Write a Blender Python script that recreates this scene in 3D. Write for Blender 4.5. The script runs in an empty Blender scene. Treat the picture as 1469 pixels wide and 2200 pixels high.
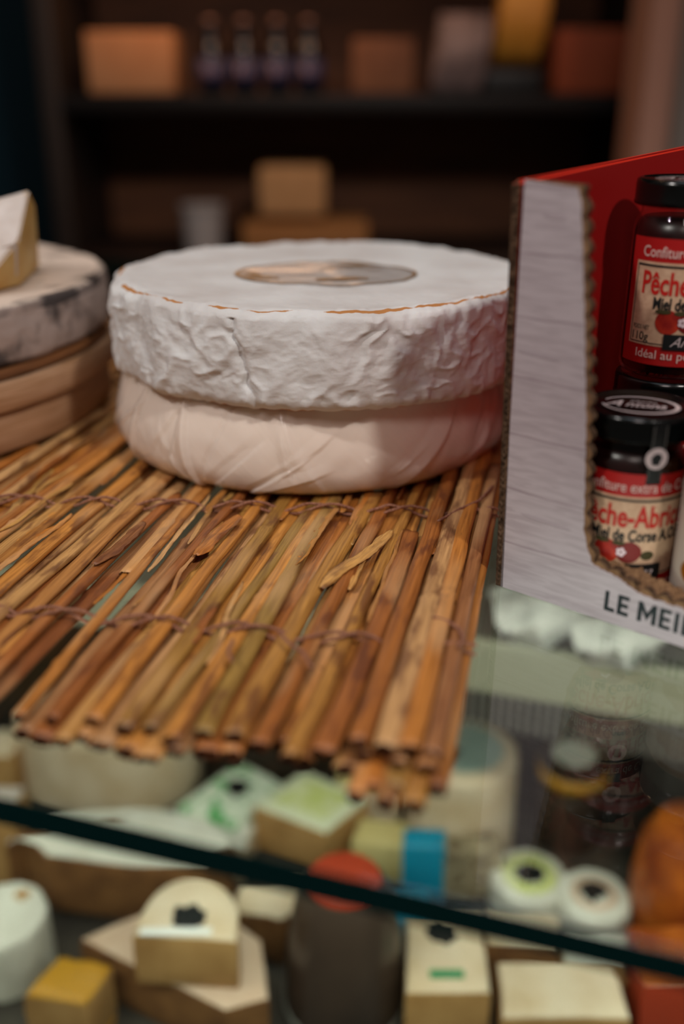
import bpy, bmesh, math, random
from mathutils import Vector, Matrix, noise
C = bpy.context.scene
COL = C.collection
PI = math.pi
rnd = random.Random(7)

# ------------------------------------------------------------------ camera
F = 2100.0; PITCH = math.radians(23.2); CAMZ = 0.219
cam = bpy.data.cameras.new('camera'); camo = bpy.data.objects.new('camera', cam); COL.objects.link(camo)
cam.sensor_fit = 'VERTICAL'; cam.sensor_height = 36.0; cam.lens = F / 2200 * 36
cam.clip_start = 0.02; cam.clip_end = 30
camo.location = (0, 0, CAMZ); camo.rotation_euler = (PI / 2 - PITCH, 0, 0)
cam.dof.use_dof = True; cam.dof.focus_distance = 0.49; cam.dof.aperture_fstop = 2.3
C.camera = camo
# ------------------------------------------------------------------ world, lamps, exposure
C.view_settings.view_transform = 'Standard'; C.view_settings.look = 'None'
C.view_settings.gamma = 1; C.view_settings.use_curve_mapping = False; C.view_settings.exposure = -0.06
C.cycles.use_denoising = True
C.cycles.max_bounces = 10; C.cycles.transparent_max_bounces = 24
C.cycles.caustics_reflective = False; C.cycles.caustics_refractive = False
W = bpy.data.worlds.new('shop_air'); C.world = W; W.use_nodes = True
W.node_tree.nodes['Background'].inputs[0].default_value = (0.9, 0.75, 0.65, 1)
W.node_tree.nodes['Background'].inputs[1].default_value = 0.06

def lamp(kind, name, loc, target, energy, color, size=0.1, size_y=None, spot=60, blend=0.5):
    l = bpy.data.lights.new(name, kind); o = bpy.data.objects.new(name, l); COL.objects.link(o)
    l.energy = energy; l.color = color
    if kind == 'AREA':
        l.size = size
        if size_y: l.shape = 'RECTANGLE'; l.size_y = size_y
    else: l.shadow_soft_size = size
    if kind == 'SPOT': l.spot_size = math.radians(spot); l.spot_blend = blend
    o.location = loc
    o.rotation_euler = (Vector(target) - Vector(loc)).to_track_quat('-Z', 'Y').to_euler()
    return o
lamp('SPOT', 'ceiling_spot_front', (0.60, -0.42, 1.20), (0.0, 0.5, 0), 41, (1.0, 0.93, 0.86), 0.055, spot=75)
lamp('SPOT', 'ceiling_spot_left', (-0.95, -0.05, 1.15), (0.12, 0.5, 0), 32, (1.0, 0.93, 0.88), 0.03, spot=60)
lamp('AREA', 'front_fill', (-0.25, -0.95, 1.45), (0.05, 0.5, 0.05), 6.5, (1.0, 0.84, 0.80), 0.45, 0.45)  # added pinkish fill, lifts the shaded right side of the brie
lamp('AREA', 'overhead_fill', (0.0, 0.45, 1.9), (0.0, 0.5, 0.05), 5, (0.80, 0.92, 1.0), 0.7, 0.7)  # soft cool fill added overhead, no fixture modelled
lamp('AREA', 'warm_back_fill', (-0.22, 1.86, 0.565), (-0.22, 1.66, 0.20), 1.3, (1.0, 0.50, 0.22), 0.40, 0.03)  # unseen warm light added for the oval label's orange reflection
lamp('SPOT', 'ceiling_spot_back', (-0.50, 1.70, 2.15), (0.15, 0.55, 0.05), 12, (1.0, 0.55, 0.30), 0.04, spot=50)
lamp('SPOT', 'shelf_spot_right', (0.75, 0.95, 1.7), (0.25, 1.95, 0.3), 16, (1.0, 0.48, 0.22), 0.05, spot=75)
lamp('SPOT', 'shelf_spot_left', (-0.35, 0.9, 1.6), (-0.25, 1.95, 0.15), 11, (1.0, 0.55, 0.30), 0.05, spot=65)
CASE_YAW = math.radians(-17.3); CASE_O = Vector((0.0, 0.230, 0.0))
CM = Matrix.Translation(CASE_O) @ Matrix.Rotation(CASE_YAW, 4, 'Z')
for nm, lx, ly, tz, e in (('case_led_back', 0.0, 0.41, -0.38, 2.2), ('case_led_middle', -0.05, 0.36, -0.38, 0.0)):
    if e <= 0: continue
    a = CM @ Vector((lx, ly, -0.0175)); b = CM @ Vector((lx, ly - 0.45, tz))
    o = lamp('AREA', nm, a, b, e, (1.0, 0.99, 0.90), 1.5, 0.03)
    o.rotation_euler = (math.radians(-40), 0, CASE_YAW)
    o.rotation_euler = (Matrix.Rotation(CASE_YAW, 4, 'Z') @ Matrix.Rotation(math.radians(-8), 4, 'X')).to_euler()
o = lamp('AREA', 'case_led_front', CM @ Vector((0.0, 0.05, -0.022)), (0, 1, -1), 4.0, (1.0, 0.98, 0.90), 1.5, 0.02)
o.rotation_euler = (Matrix.Rotation(CASE_YAW, 4, 'Z') @ Matrix.Rotation(math.radians(38), 4, 'X')).to_euler()

# ------------------------------------------------------------------ helpers
def ray(px, py):
    u = (px - 734.5) / F; v = (1100 - py) / F
    return Vector((u, math.cos(PITCH) + v * math.sin(PITCH), -math.sin(PITCH) + v * math.cos(PITCH)))
def on_z(px, py, z):
    r = ray(px, py); t = (z - CAMZ) / r.z; return Vector((r.x * t, r.y * t, z)), t
def on_y(px, py, Y):
    r = ray(px, py); t = Y / r.y; return Vector((r.x * t, Y, CAMZ + r.z * t)), t
def srgb(h, k=1.0):
    if isinstance(h, str):
        c = [int(h[i:i + 2], 16) / 255 for i in (0, 2, 4)]
    else: c = [v / 255 for v in h]
    return tuple(((v / 12.92) if v <= .04045 else ((v + .055) / 1.055) ** 2.4) * k for v in c) + (1,)

def mat(name, col, rough=0.6, spec=0.5, metal=0, coat=0, sss=0, col2=None, scale=30, stretch=(1, 1, 1), bump=0, bscale=None, contrast=(0.35, 0.65), sheen=0, detail=5):
    m = bpy.data.materials.new(name); m.use_nodes = True
    N = m.node_tree.nodes; L = m.node_tree.links; b = N['Principled BSDF']
    b.inputs['Base Color'].default_value = col; b.inputs['Roughness'].default_value = rough
    b.inputs['Specular IOR Level'].default_value = spec; b.inputs['Metallic'].default_value = metal
    b.inputs['Coat Weight'].default_value = coat; b.inputs['Coat Roughness'].default_value = .1
    if sss:
        b.inputs['Subsurface Weight'].default_value = sss; b.inputs['Subsurface Scale'].default_value = .004
        b.inputs['Subsurface Radius'].default_value = (1, .6, .4)
    if col2 or bump:
        tc = N.new('ShaderNodeTexCoord'); mp = N.new('ShaderNodeMapping'); L.new(tc.outputs['Object'], mp.inputs[0])
        mp.inputs['Scale'].default_value = stretch
    if col2:
        n = N.new('ShaderNodeTexNoise'); n.inputs['Scale'].default_value = scale; n.inputs['Detail'].default_value = detail
        L.new(mp.outputs[0], n.inputs[0]); r = N.new('ShaderNodeValToRGB')
        r.color_ramp.elements[0].position = contrast[0]; r.color_ramp.elements[1].position = contrast[1]
        r.color_ramp.elements[0].color = col; r.color_ramp.elements[1].color = col2
        L.new(n.outputs[0], r.inputs[0]); L.new(r.outputs[0], b.inputs['Base Color'])
    if bump:
        n = N.new('ShaderNodeTexNoise'); n.inputs['Scale'].default_value = bscale or scale; n.inputs['Detail'].default_value = 6
        L.new(mp.outputs[0], n.inputs[0]); bp = N.new('ShaderNodeBump'); bp.inputs['Strength'].default_value = bump
        bp.inputs['Distance'].default_value = .002
        L.new(n.outputs[0], bp.inputs['Height']); L.new(bp.outputs[0], b.inputs['Normal'])
    return m

def obj(name, verts, faces, m=None, parent=None, smooth=True, mats=None, mi=None, loc=None, rot=None):
    me = bpy.data.meshes.new(name); me.from_pydata([tuple(v) for v in verts], [], faces); me.update()
    o = bpy.data.objects.new(name, me); COL.objects.link(o)
    for x in (mats or ([m] if m else [])): me.materials.append(x)
    if mi:
        for p, i in zip(me.polygons, mi): p.material_index = i
    if smooth is True: me.shade_smooth()
    elif smooth: me.shade_smooth(); me.set_sharp_from_angle(angle=math.radians(smooth))
    if parent: o.parent = parent
    if loc is not None: o.location = loc
    if rot is not None: o.rotation_euler = rot
    return o
def from_bm(name, bm, m, parent=None, smooth=40, mats=None, loc=None, rot=None):
    bmesh.ops.recalc_face_normals(bm, faces=bm.faces[:])
    me = bpy.data.meshes.new(name); bm.to_mesh(me); bm.free()
    o = bpy.data.objects.new(name, me); COL.objects.link(o)
    for x in (mats or [m]): me.materials.append(x)
    me.shade_smooth()
    if smooth is not True: me.set_sharp_from_angle(angle=math.radians(smooth))
    if parent: o.parent = parent
    if loc is not None: o.location = loc
    if rot is not None: o.rotation_euler = rot
    return o
def thing(name, label, cat, loc=(0, 0, 0), rz=0, group=None):
    o = bpy.data.objects.new(name, None); COL.objects.link(o); o.location = loc; o.rotation_euler = (0, 0, rz)
    o.empty_display_size = .02
    return tag(o, label, cat, group)
def tag(o, label, cat, group=None):
    o['label'] = label; o['category'] = cat
    if group: o['group'] = group
    return o
def struct(o): o['kind'] = 'structure'; return o

def box_bm(x0, x1, y0, y1, z0, z1, bev=0, seg=2, bm=None):
    bm2 = bmesh.new(); bmesh.ops.create_cube(bm2, size=1)
    for v in bm2.verts:
        v.co = Vector(((x0 + x1) / 2 + v.co.x * (x1 - x0), (y0 + y1) / 2 + v.co.y * (y1 - y0), (z0 + z1) / 2 + v.co.z * (z1 - z0)))
    if bev: bmesh.ops.bevel(bm2, geom=bm2.edges[:], offset=bev, segments=seg, affect='EDGES', profile=.5)
    if bm is None: return bm2
    me = bpy.data.meshes.new('t'); bm2.to_mesh(me); bm2.free(); bm.from_mesh(me); bpy.data.meshes.remove(me); return bm
def prism_bm(pts, z0, z1, bev=0, seg=3, taper=1.0):
    bm = bmesh.new(); cx = sum(p[0] for p in pts) / len(pts); cy = sum(p[1] for p in pts) / len(pts)
    a = [bm.verts.new((p[0], p[1], z0)) for p in pts]
    b = [bm.verts.new((cx + (p[0] - cx) * taper, cy + (p[1] - cy) * taper, z1)) for p in pts]
    bm.faces.new(a[::-1]); bm.faces.new(b); n = len(pts)
    for i in range(n): bm.faces.new((a[i], a[(i + 1) % n], b[(i + 1) % n], b[i]))
    if bev: bmesh.ops.bevel(bm, geom=[e for e in bm.edges if abs(e.verts[0].co.z - e.verts[1].co.z) < 1e-6], offset=bev, segments=seg, affect='EDGES', profile=.5)
    return bm
def lathe(prof, seg=64, disp=None, a0=0, a1=2 * PI, caps=True):
    """prof: list of (r, z) bottom centre to top centre; disp(theta, r, z, k)->Vector offset"""
    vs, fs = [], []; full = abs(a1 - a0 - 2 * PI) < 1e-6
    n = seg if full else seg + 1
    for k, (r, z) in enumerate(prof):
        for i in range(n):
            a = a0 + (a1 - a0) * i / seg
            v = Vector((r * math.cos(a), r * math.sin(a), z))
            if disp: v = disp(a, r, z, k, v)
            vs.append(v)
    for k in range(len(prof) - 1):
        for i in range(seg):
            j = (i + 1) % n if full else i + 1
            fs.append((k * n + i, k * n + j, (k + 1) * n + j, (k + 1) * n + i))
    if caps and full:
        fs.append(tuple(range(n))[::-1]); fs.append(tuple((len(prof) - 1) * n + i for i in range(n)))
    return vs, fs
def tube(path, r, seg=8, flat=1.0, cap=True, radii=None):
    vs, fs = [], []; n = len(path)
    for k, p in enumerate(path):
        p = Vector(p); t = (Vector(path[min(k + 1, n - 1)]) - Vector(path[max(k - 1, 0)])).normalized()
        up = Vector((0, 0, 1)) if abs(t.z) < .95 else Vector((0, 1, 0))
        s = t.cross(up).normalized(); u = s.cross(t)
        rr = radii[k] if radii else r
        for i in range(seg):
            a = 2 * PI * i / seg; vs.append(p + s * math.cos(a) * rr + u * math.sin(a) * rr * flat)
    for k in range(n - 1):
        for i in range(seg):
            j = (i + 1) % seg; fs.append((k * seg + i, k * seg + j, (k + 1) * seg + j, (k + 1) * seg + i))
    if cap: fs.append(tuple(range(seg))[::-1]); fs.append(tuple((n - 1) * seg + i for i in range(seg)))
    return vs, fs
def merge(parts):
    vs, fs = [], []
    for v, f in parts:
        o = len(vs); vs += list(v); fs += [tuple(i + o for i in q) for q in f]
    return vs, fs
def text2d(s, height, width=None, bold=0.0, shear=0.0, res=3, subdiv=0):
    cu = bpy.data.curves.new('t', 'FONT'); cu.body = s; cu.size = 1; cu.offset = bold; cu.shear = shear
    cu.resolution_u = res; cu.fill_mode = 'FRONT'
    o = bpy.data.objects.new('t', cu); COL.objects.link(o)
    dg = bpy.context.evaluated_depsgraph_get(); dg.update()
    me = bpy.data.meshes.new_from_object(o.evaluated_get(dg))
    vs = [v.co.copy() for v in me.vertices]; fs = [tuple(p.vertices) for p in me.polygons]
    bpy.data.objects.remove(o); bpy.data.curves.remove(cu); bpy.data.meshes.remove(me)
    capped = [c for c in s if c.isupper() or c.isdigit() or c in 'bdfhkl']
    x0 = min(v.x for v in vs); x1 = max(v.x for v in vs)
    cap = .70 if capped else .52
    sy = height / cap; sx = (width / (x1 - x0)) if width else sy
    return [Vector(((v.x - (x0 + x1) / 2) * sx, v.y * sy, 0)) for v in vs], fs
def fbm(v, o=4): return noise.fractal(v, 1.0, 2.0, o)

# ------------------------------------------------------------------ materials
def glass_mat(name, tint, refl=1.0, rough=0.0):
    m = bpy.data.materials.new(name); m.use_nodes = True; N = m.node_tree.nodes; L = m.node_tree.links
    N.clear(); out = N.new('ShaderNodeOutputMaterial'); mx = N.new('ShaderNodeMixShader')
    tr = N.new('ShaderNodeBsdfTransparent'); gl = N.new('ShaderNodeBsdfGlossy'); fr = N.new('ShaderNodeFresnel')
    tr.inputs[0].default_value = tint; gl.inputs['Roughness'].default_value = rough
    gl.inputs[0].default_value = (refl, refl, refl, 1)
    ge = N.new('ShaderNodeNewGeometry'); mr = N.new('ShaderNodeMapRange'); mr.inputs['To Min'].default_value = 1.5; mr.inputs['To Max'].default_value = 1 / 1.5
    L.new(ge.outputs['Backfacing'], mr.inputs['Value']); L.new(mr.outputs[0], fr.inputs[0])
    L.new(fr.outputs[0], mx.inputs[0]); L.new(tr.outputs[0], mx.inputs[1]); L.new(gl.outputs[0], mx.inputs[2])
    L.new(mx.outputs[0], out.inputs[0]); return m
M = {}
M['glass'] = glass_mat('clear_glass', (.90, .955, .92, 1))
M['jar_glass'] = glass_mat('jar_glass', (.93, .95, .93, 1))
M['glass_edge'] = mat('glass_edge', srgb((4, 34, 34)), .12, .5)
M['dark_wood'] = mat('dark_wood', srgb('2c1c14'), .6, .3, col2=srgb('1a100b'), scale=6, stretch=(1, 1, 8))
M['board'] = mat('brown_board', srgb('74492e'), .6, .3, col2=srgb('5a3826'), scale=6, stretch=(1, 1, 8))
M['shelf_black'] = mat('shelf_black', srgb('100c0b'), .55, .3)
M['post'] = mat('post', srgb('2c2420'), .5, .3)
M['blue_wall'] = mat('blue_wall', srgb('06242f'), .8, .2, bump=.1, scale=20)
M['pink_wall'] = mat('pink_wall', srgb('b08878'), .7, .3, bump=.1, scale=20)
M['grey'] = mat('grey', srgb('7c7873'), .5, .4)
M['floor'] = mat('floor', srgb('3a322c'), .5, .4, col2=srgb('2a241f'), scale=5)
M['steel'] = mat('steel', srgb('9c9c94'), .35, .5, metal=.3)
M['grey_dark'] = mat('grey_ledge_top', srgb('5c5a52'), .5, .3)
M['ledge'] = mat('cream_ledge', srgb('95937f'), .45, .4)
M['deck'] = mat('deck', srgb('4a443c'), .5, .4, col2=srgb('2c2823'), scale=14)
M['black'] = mat('black', srgb('0b0c0d'), .45, .5)
M['blackgloss'] = mat('black_gloss', srgb('050707'), .18, .5)
M['card'] = mat('cardboard', srgb('8a6a4c'), .85, .2, col2=srgb('6b4f38'), scale=300, stretch=(1, 1, .3), bump=.5, bscale=500)
M['cardedge'] = mat('cardboard_edge', srgb('6a5240'), .9, .1, col2=srgb('34261c'), scale=420, stretch=(1, 1, .6), bump=1, bscale=500)
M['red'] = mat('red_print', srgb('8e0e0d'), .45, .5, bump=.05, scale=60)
M['red_outer'] = mat('brightened_red', srgb('d0301c'), .4, .5)  # brighter copy of the tray red: lit edge and stronger red bounce
M['labelred'] = mat('label_red', srgb('a81818'), .4, .5)
M['cream'] = mat('label_cream', srgb('cfae90'), .5, .4, col2=srgb('c09c80'), scale=400)
M['titlered'] = mat('title_red', srgb('b81c14'), .5, .4)
M['ink'] = mat('ink', srgb('131516'), .5, .4)
M['palepink'] = mat('pale_lettering', srgb('d8b8b0'), .5, .4)
M['silver'] = mat('silver_print', srgb('c0b0b0'), .35, .5)
M['orange_fruit'] = mat('orange_fruit', srgb('b8321a'), .5, .4, col2=srgb('8a1512'), scale=160)
M['dark_fruit'] = mat('dark_fruit', srgb('74100f'), .5, .4)
M['leaf'] = mat('leaf', srgb('3f3a20'), .6, .3)
M['flower'] = mat('flower', srgb('dcc8d0'), .6, .3)
M['jam'] = mat('jam', srgb('24090a'), .3, .5, col2=srgb('140506'), scale=60)
M['teal_ink'] = mat('teal_ink', srgb('0d1c20'), .5, .4)
M['twine'] = mat('twine', srgb('c48e74'), .9, .2, col2=srgb('94614c'), scale=900, bump=1, bscale=1500)
M['gold'] = mat('gold_print', srgb('8a6a48'), .4, .5)
M['hoop'] = mat('hoop_wood', srgb('bf9878'), .6, .35, col2=srgb('a57c58'), scale=18, stretch=(1, 1, 26), bump=.3, bscale=60)
M['hoop_dark'] = mat('hoop_dark', srgb('8a5a34'), .6, .35, col2=srgb('4c2c18'), scale=14, stretch=(1, 1, 20), bump=.3, bscale=60)

def rind_mat():
    """white bloomy rind; orange-brown skin showing through at the worn upper and lower edge"""
    m = mat('bloomy_rind', srgb('dcd6d2'), .75, .3, sss=.15); N = m.node_tree.nodes; L = m.node_tree.links; b = N['Principled BSDF']
    tc = N.new('ShaderNodeTexCoord'); sx = N.new('ShaderNodeSeparateXYZ'); L.new(tc.outputs['Object'], sx.inputs[0])
    vl = N.new('ShaderNodeVectorMath'); vl.operation = 'LENGTH'; cb = N.new('ShaderNodeCombineXYZ')
    L.new(sx.outputs[0], cb.inputs[0]); L.new(sx.outputs[1], cb.inputs[1]); L.new(cb.outputs[0], vl.inputs[0])
    at_ = N.new('ShaderNodeAttribute'); at_.attribute_name = 'wear'
    n = N.new('ShaderNodeTexNoise'); n.inputs['Scale'].default_value = 45; n.inputs['Detail'].default_value = 7
    mp = N.new('ShaderNodeMapping'); mp.inputs['Scale'].default_value = (1, 1, .6); L.new(tc.outputs['Object'], mp.inputs[0]); L.new(mp.outputs[0], n.inputs[0])
    mul = N.new('ShaderNodeMath'); mul.operation = 'MULTIPLY'; L.new(at_.outputs['Fac'], mul.inputs[0]); L.new(n.outputs[0], mul.inputs[1])
    r = N.new('ShaderNodeValToRGB'); r.color_ramp.elements[0].position = .43; r.color_ramp.elements[1].position = .47
    r.color_ramp.elements[0].color = (0, 0, 0, 1); r.color_ramp.elements[1].color = (1, 1, 1, 1); L.new(mul.outputs[0], r.inputs[0])
    n2 = N.new('ShaderNodeTexNoise'); n2.inputs['Scale'].default_value = 22; n2.inputs['Detail'].default_value = 5; L.new(tc.outputs['Object'], n2.inputs[0])
    r2 = N.new('ShaderNodeValToRGB'); r2.color_ramp.elements[0].position = .35; r2.color_ramp.elements[1].position = .7
    r2.color_ramp.elements[0].color = srgb('d6d7d7'); r2.color_ramp.elements[1].color = srgb('c3bfbd'); L.new(n2.outputs[0], r2.inputs[0])
    mx = N.new('ShaderNodeMix'); mx.data_type = 'RGBA'; L.new(r.outputs[0], mx.inputs['Factor']); L.new(r2.outputs[0], mx.inputs['A'])
    mx.inputs['B'].default_value = srgb('b07844'); L.new(mx.outputs['Result'], b.inputs['Base Color'])
    n3 = N.new('ShaderNodeTexNoise'); n3.inputs['Scale'].default_value = 420; n3.inputs['Detail'].default_value = 5; L.new(tc.outputs['Object'], n3.inputs[0])
    bp = N.new('ShaderNodeBump'); bp.inputs['Strength'].default_value = .35; bp.inputs['Distance'].default_value = .0007
    L.new(n3.outputs[0], bp.inputs['Height']); L.new(bp.outputs[0], b.inputs['Normal'])
    return m
M['rind'] = rind_mat()
def reed_mat():
    m = mat('dried_reed', srgb('b87838'), .38, .5); N = m.node_tree.nodes; L = m.node_tree.links; b = N['Principled BSDF']
    tc = N.new('ShaderNodeTexCoord'); oi = N.new('ShaderNodeObjectInfo')
    base = N.new('ShaderNodeValToRGB'); cr = base.color_ramp
    cols = ['c4803a', 'd8984a', 'a0602e', 'dca862', 'a08040', 'ce8438', '8a5230', 'dcb078', 'bc8a44', 'ac6a36']
    cr.elements[0].color = srgb(cols[0]); cr.elements[1].position = 1.0; cr.elements[1].color = srgb(cols[-1]); cr.interpolation = 'LINEAR'
    for i, c in enumerate(cols[1:-1], 1): e = cr.elements.new(i / (len(cols) - 1)); e.color = srgb(c)
    L.new(oi.outputs['Random'], base.inputs[0])
    add = N.new('ShaderNodeVectorMath'); add.operation = 'ADD'
    sc = N.new('ShaderNodeVectorMath'); sc.operation = 'SCALE'; sc.inputs['Scale'].default_value = 7
    cb = N.new('ShaderNodeCombineXYZ'); L.new(oi.outputs['Random'], cb.inputs[0]); L.new(oi.outputs['Random'], cb.inputs[1])
    L.new(cb.outputs[0], sc.inputs[0]); L.new(tc.outputs['Object'], add.inputs[0]); L.new(sc.outputs[0], add.inputs[1])
    mp = N.new('ShaderNodeMapping'); mp.inputs['Scale'].default_value = (1, .035, 1); L.new(add.outputs[0], mp.inputs[0])
    n = N.new('ShaderNodeTexNoise'); n.inputs['Scale'].default_value = 900; n.inputs['Detail'].default_value = 4; L.new(mp.outputs[0], n.inputs[0])
    r = N.new('ShaderNodeValToRGB'); r.color_ramp.elements[0].position = .3; r.color_ramp.elements[1].position = .7
    r.color_ramp.elements[0].color = (.42, .33, .28, 1); r.color_ramp.elements[1].color = (1.15, 1.12, 1.05, 1); L.new(n.outputs[0], r.inputs[0])
    m1 = N.new('ShaderNodeMix'); m1.data_type = 'RGBA'; m1.blend_type = 'MULTIPLY'; m1.inputs['Factor'].default_value = .75
    L.new(base.outputs[0], m1.inputs['A']); L.new(r.outputs[0], m1.inputs['B'])
    # mottled brown flecks and paler patches along the stalk
    mp2 = N.new('ShaderNodeMapping'); mp2.inputs['Scale'].default_value = (1, .25, 1); L.new(add.outputs[0], mp2.inputs[0])
    n2 = N.new('ShaderNodeTexNoise'); n2.inputs['Scale'].default_value = 130; n2.inputs['Detail'].default_value = 6; L.new(mp2.outputs[0], n2.inputs[0])
    r2 = N.new('ShaderNodeValToRGB'); r2.color_ramp.elements[0].position = .54; r2.color_ramp.elements[1].position = .64
    r2.color_ramp.elements[0].color = (0, 0, 0, 1); r2.color_ramp.elements[1].color = (.7, .7, .7, 1); L.new(n2.outputs[0], r2.inputs[0])
    m2 = N.new('ShaderNodeMix'); m2.data_type = 'RGBA'; L.new(r2.outputs[0], m2.inputs['Factor']); L.new(m1.outputs['Result'], m2.inputs['A'])
    m2.inputs['B'].default_value = srgb('5e3220')
    mp3 = N.new('ShaderNodeMapping'); mp3.inputs['Scale'].default_value = (1, .3, 1); L.new(add.outputs[0], mp3.inputs[0])
    n3 = N.new('ShaderNodeTexNoise'); n3.inputs['Scale'].default_value = 28; n3.inputs['Detail'].default_value = 3; L.new(mp3.outputs[0], n3.inputs[0])
    r3 = N.new('ShaderNodeValToRGB'); r3.color_ramp.elements[0].position = .52; r3.color_ramp.elements[1].position = .68
    r3.color_ramp.elements[0].color = (0, 0, 0, 1); r3.color_ramp.elements[1].color = (.6, .6, .6, 1); L.new(n3.outputs[0], r3.inputs[0])
    m3 = N.new('ShaderNodeMix'); m3.data_type = 'RGBA'; L.new(r3.outputs[0], m3.inputs['Factor']); L.new(m2.outputs['Result'], m3.inputs['A'])
    m3.inputs['B'].default_value = srgb('d8ab78'); L.new(m3.outputs['Result'], b.inputs['Base Color'])
    bp = N.new('ShaderNodeBump'); bp.inputs['Strength'].default_value = .7; bp.inputs['Distance'].default_value = .0006
    L.new(n.outputs[0], bp.inputs['Height']); L.new(bp.outputs[0], b.inputs['Normal'])
    return m
M['reed'] = reed_mat()
M['reed_end'] = mat('reed_pith', srgb('5a3018'), .9, .1, col2=srgb('26130a'), scale=400)
def plank_mat():
    m = mat('whitewashed_print', srgb('c9bfc4'), .55, .35); N = m.node_tree.nodes; L = m.node_tree.links; b = N['Principled BSDF']
    tc = N.new('ShaderNodeTexCoord'); sx = N.new('ShaderNodeSeparateXYZ'); L.new(tc.outputs['Object'], sx.inputs[0])
    n0 = N.new('ShaderNodeTexNoise'); n0.inputs['Scale'].default_value = 25; L.new(tc.outputs['Object'], n0.inputs[0])
    ma = N.new('ShaderNodeMath'); ma.operation = 'MULTIPLY_ADD'; ma.inputs[1].default_value = .004; L.new(n0.outputs[0], ma.inputs[0]); L.new(sx.outputs[2], ma.inputs[2])
    d = N.new('ShaderNodeMath'); d.operation = 'DIVIDE'; d.inputs[1].default_value = .0265; L.new(ma.outputs[0], d.inputs[0])
    fr = N.new('ShaderNodeMath'); fr.operation = 'FRACT'; L.new(d.outputs[0], fr.inputs[0])
    r = N.new('ShaderNodeValToRGB'); e = r.color_ramp.elements; e[0].position = 0; e[0].color = srgb('c6babf'); e[1].position = .05; e[1].color = (1, 1, 1, 1)
    L.new(fr.outputs[0], r.inputs[0])
    mp = N.new('ShaderNodeMapping'); mp.inputs['Scale'].default_value = (.12, 1, 1); L.new(tc.outputs['Object'], mp.inputs[0])
    n = N.new('ShaderNodeTexNoise'); n.inputs['Scale'].default_value = 420; n.inputs['Detail'].default_value = 6; n.inputs['Distortion'].default_value = .6; L.new(mp.outputs[0], n.inputs[0])
    r2 = N.new('ShaderNodeValToRGB'); r2.color_ramp.elements[0].position = .38; r2.color_ramp.elements[1].position = .58
    r2.color_ramp.elements[0].color = srgb('aba1a7'); r2.color_ramp.elements[1].color = srgb('b9b0b6'); L.new(n.outputs[0], r2.inputs[0])
    mx = N.new('ShaderNodeMix'); mx.data_type = 'RGBA'; mx.blend_type = 'MULTIPLY'; mx.inputs['Factor'].default_value = .8
    L.new(r2.outputs[0], mx.inputs['A']); L.new(r.outputs[0], mx.inputs['B']); L.new(mx.outputs['Result'], b.inputs['Base Color'])
    return m
M['plank'] = plank_mat()
def film_mat(name, tint, haze, rough=.16):
    m = bpy.data.materials.new(name); m.use_nodes = True; N = m.node_tree.nodes; L = m.node_tree.links; N.clear()
    out = N.new('ShaderNodeOutputMaterial'); tr = N.new('ShaderNodeBsdfTransparent'); df = N.new('ShaderNodeBsdfDiffuse')
    gl = N.new('ShaderNodeBsdfGlossy'); gl.inputs['Roughness'].default_value = rough; fr = N.new('ShaderNodeFresnel')
    ge = N.new('ShaderNodeNewGeometry'); mr = N.new('ShaderNodeMapRange'); mr.inputs['To Min'].default_value = 1.5; mr.inputs['To Max'].default_value = 1 / 1.5
    L.new(ge.outputs['Backfacing'], mr.inputs['Value']); L.new(mr.outputs[0], fr.inputs[0])
    df.inputs[0].default_value = tint; a = N.new('ShaderNodeMixShader'); a.inputs[0].default_value = haze
    L.new(tr.outputs[0], a.inputs[1]); L.new(df.outputs[0], a.inputs[2])
    b = N.new('ShaderNodeMixShader'); L.new(fr.outputs[0], b.inputs[0]); L.new(a.outputs[0], b.inputs[1]); L.new(gl.outputs[0], b.inputs[2])
    L.new(b.outputs[0], out.inputs[0]); return m
M['film'] = film_mat('cling_film', srgb('fff4ea'), .5, .13)

# ------------------------------------------------------------------ setting: room
struct(from_bm('floor', box_bm(-3, 3, -1.5, 3, -1.05, -1.0), M['floor']))
struct(from_bm('wall_back', box_bm(-3, 3, 2.45, 2.55, -1, 2.6), M['dark_wood']))
struct(from_bm('wall_left', box_bm(-3.0, -0.56, 2.30, 2.44, -1, 2.6), M['blue_wall']))
struct(from_bm('wall_right', box_bm(0.487, 0.60, 1.72, 1.84, -1, 2.6), M['pink_wall']))
struct(from_bm('trim_1', box_bm(0.536, 0.60, 1.69, 1.719, -1, 2.6), M['grey']))
# ------------------------------------------------------------------ display case
def cpos(x, y, z): return CM @ Vector((x, y, z))
case = thing('display_case', 'glass topped refrigerated cheese display case filling the foreground', 'display case', tuple(CASE_O), CASE_YAW)
CW, CD, DZ = 1.25, 1.05, -0.50
def slab(name, x0, x1, y0, y1, z0, z1, m, parent=case, bev=.002): return from_bm(name, box_bm(x0, x1, y0, y1, z0, z1, bev), m, parent, smooth=15)
# glass top: clear faces, dark green polished edges
bm = box_bm(-CW, CW, 0, CD, -.0125, 0.0, .0008, 2)
bm.normal_update(); top = from_bm('glass_top', bm, None, case, mats=[M['glass'], M['glass_edge']], smooth=10); top.data.shade_flat()
for p in top.data.polygons: p.material_index = 0 if abs(p.normal.z) > .9 else 1
top['label'] = 'clear glass top with a dark green polished edge'
bm = box_bm(-CW, CW, .006, .012, -.60, -.0128); g = from_bm('front_pane', bm, None, case, mats=[M['glass'], M['glass_edge']])
for p in g.data.polygons: p.material_index = 0 if abs(p.normal.y) > .9 else 1
slab('deck', -CW, CW, .014, CD - .02, DZ - .03, DZ, M['deck'])
slab('back_panel', -CW, CW, CD - .02, CD, -.6, -.0128, M['shelf_black'])
slab('side_panel', -CW - .02, -CW, 0, CD, -1.0, -.0128, M['black']); slab('side_panel', CW, CW + .02, 0, CD, -1.0, -.0128, M['black'])
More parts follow.
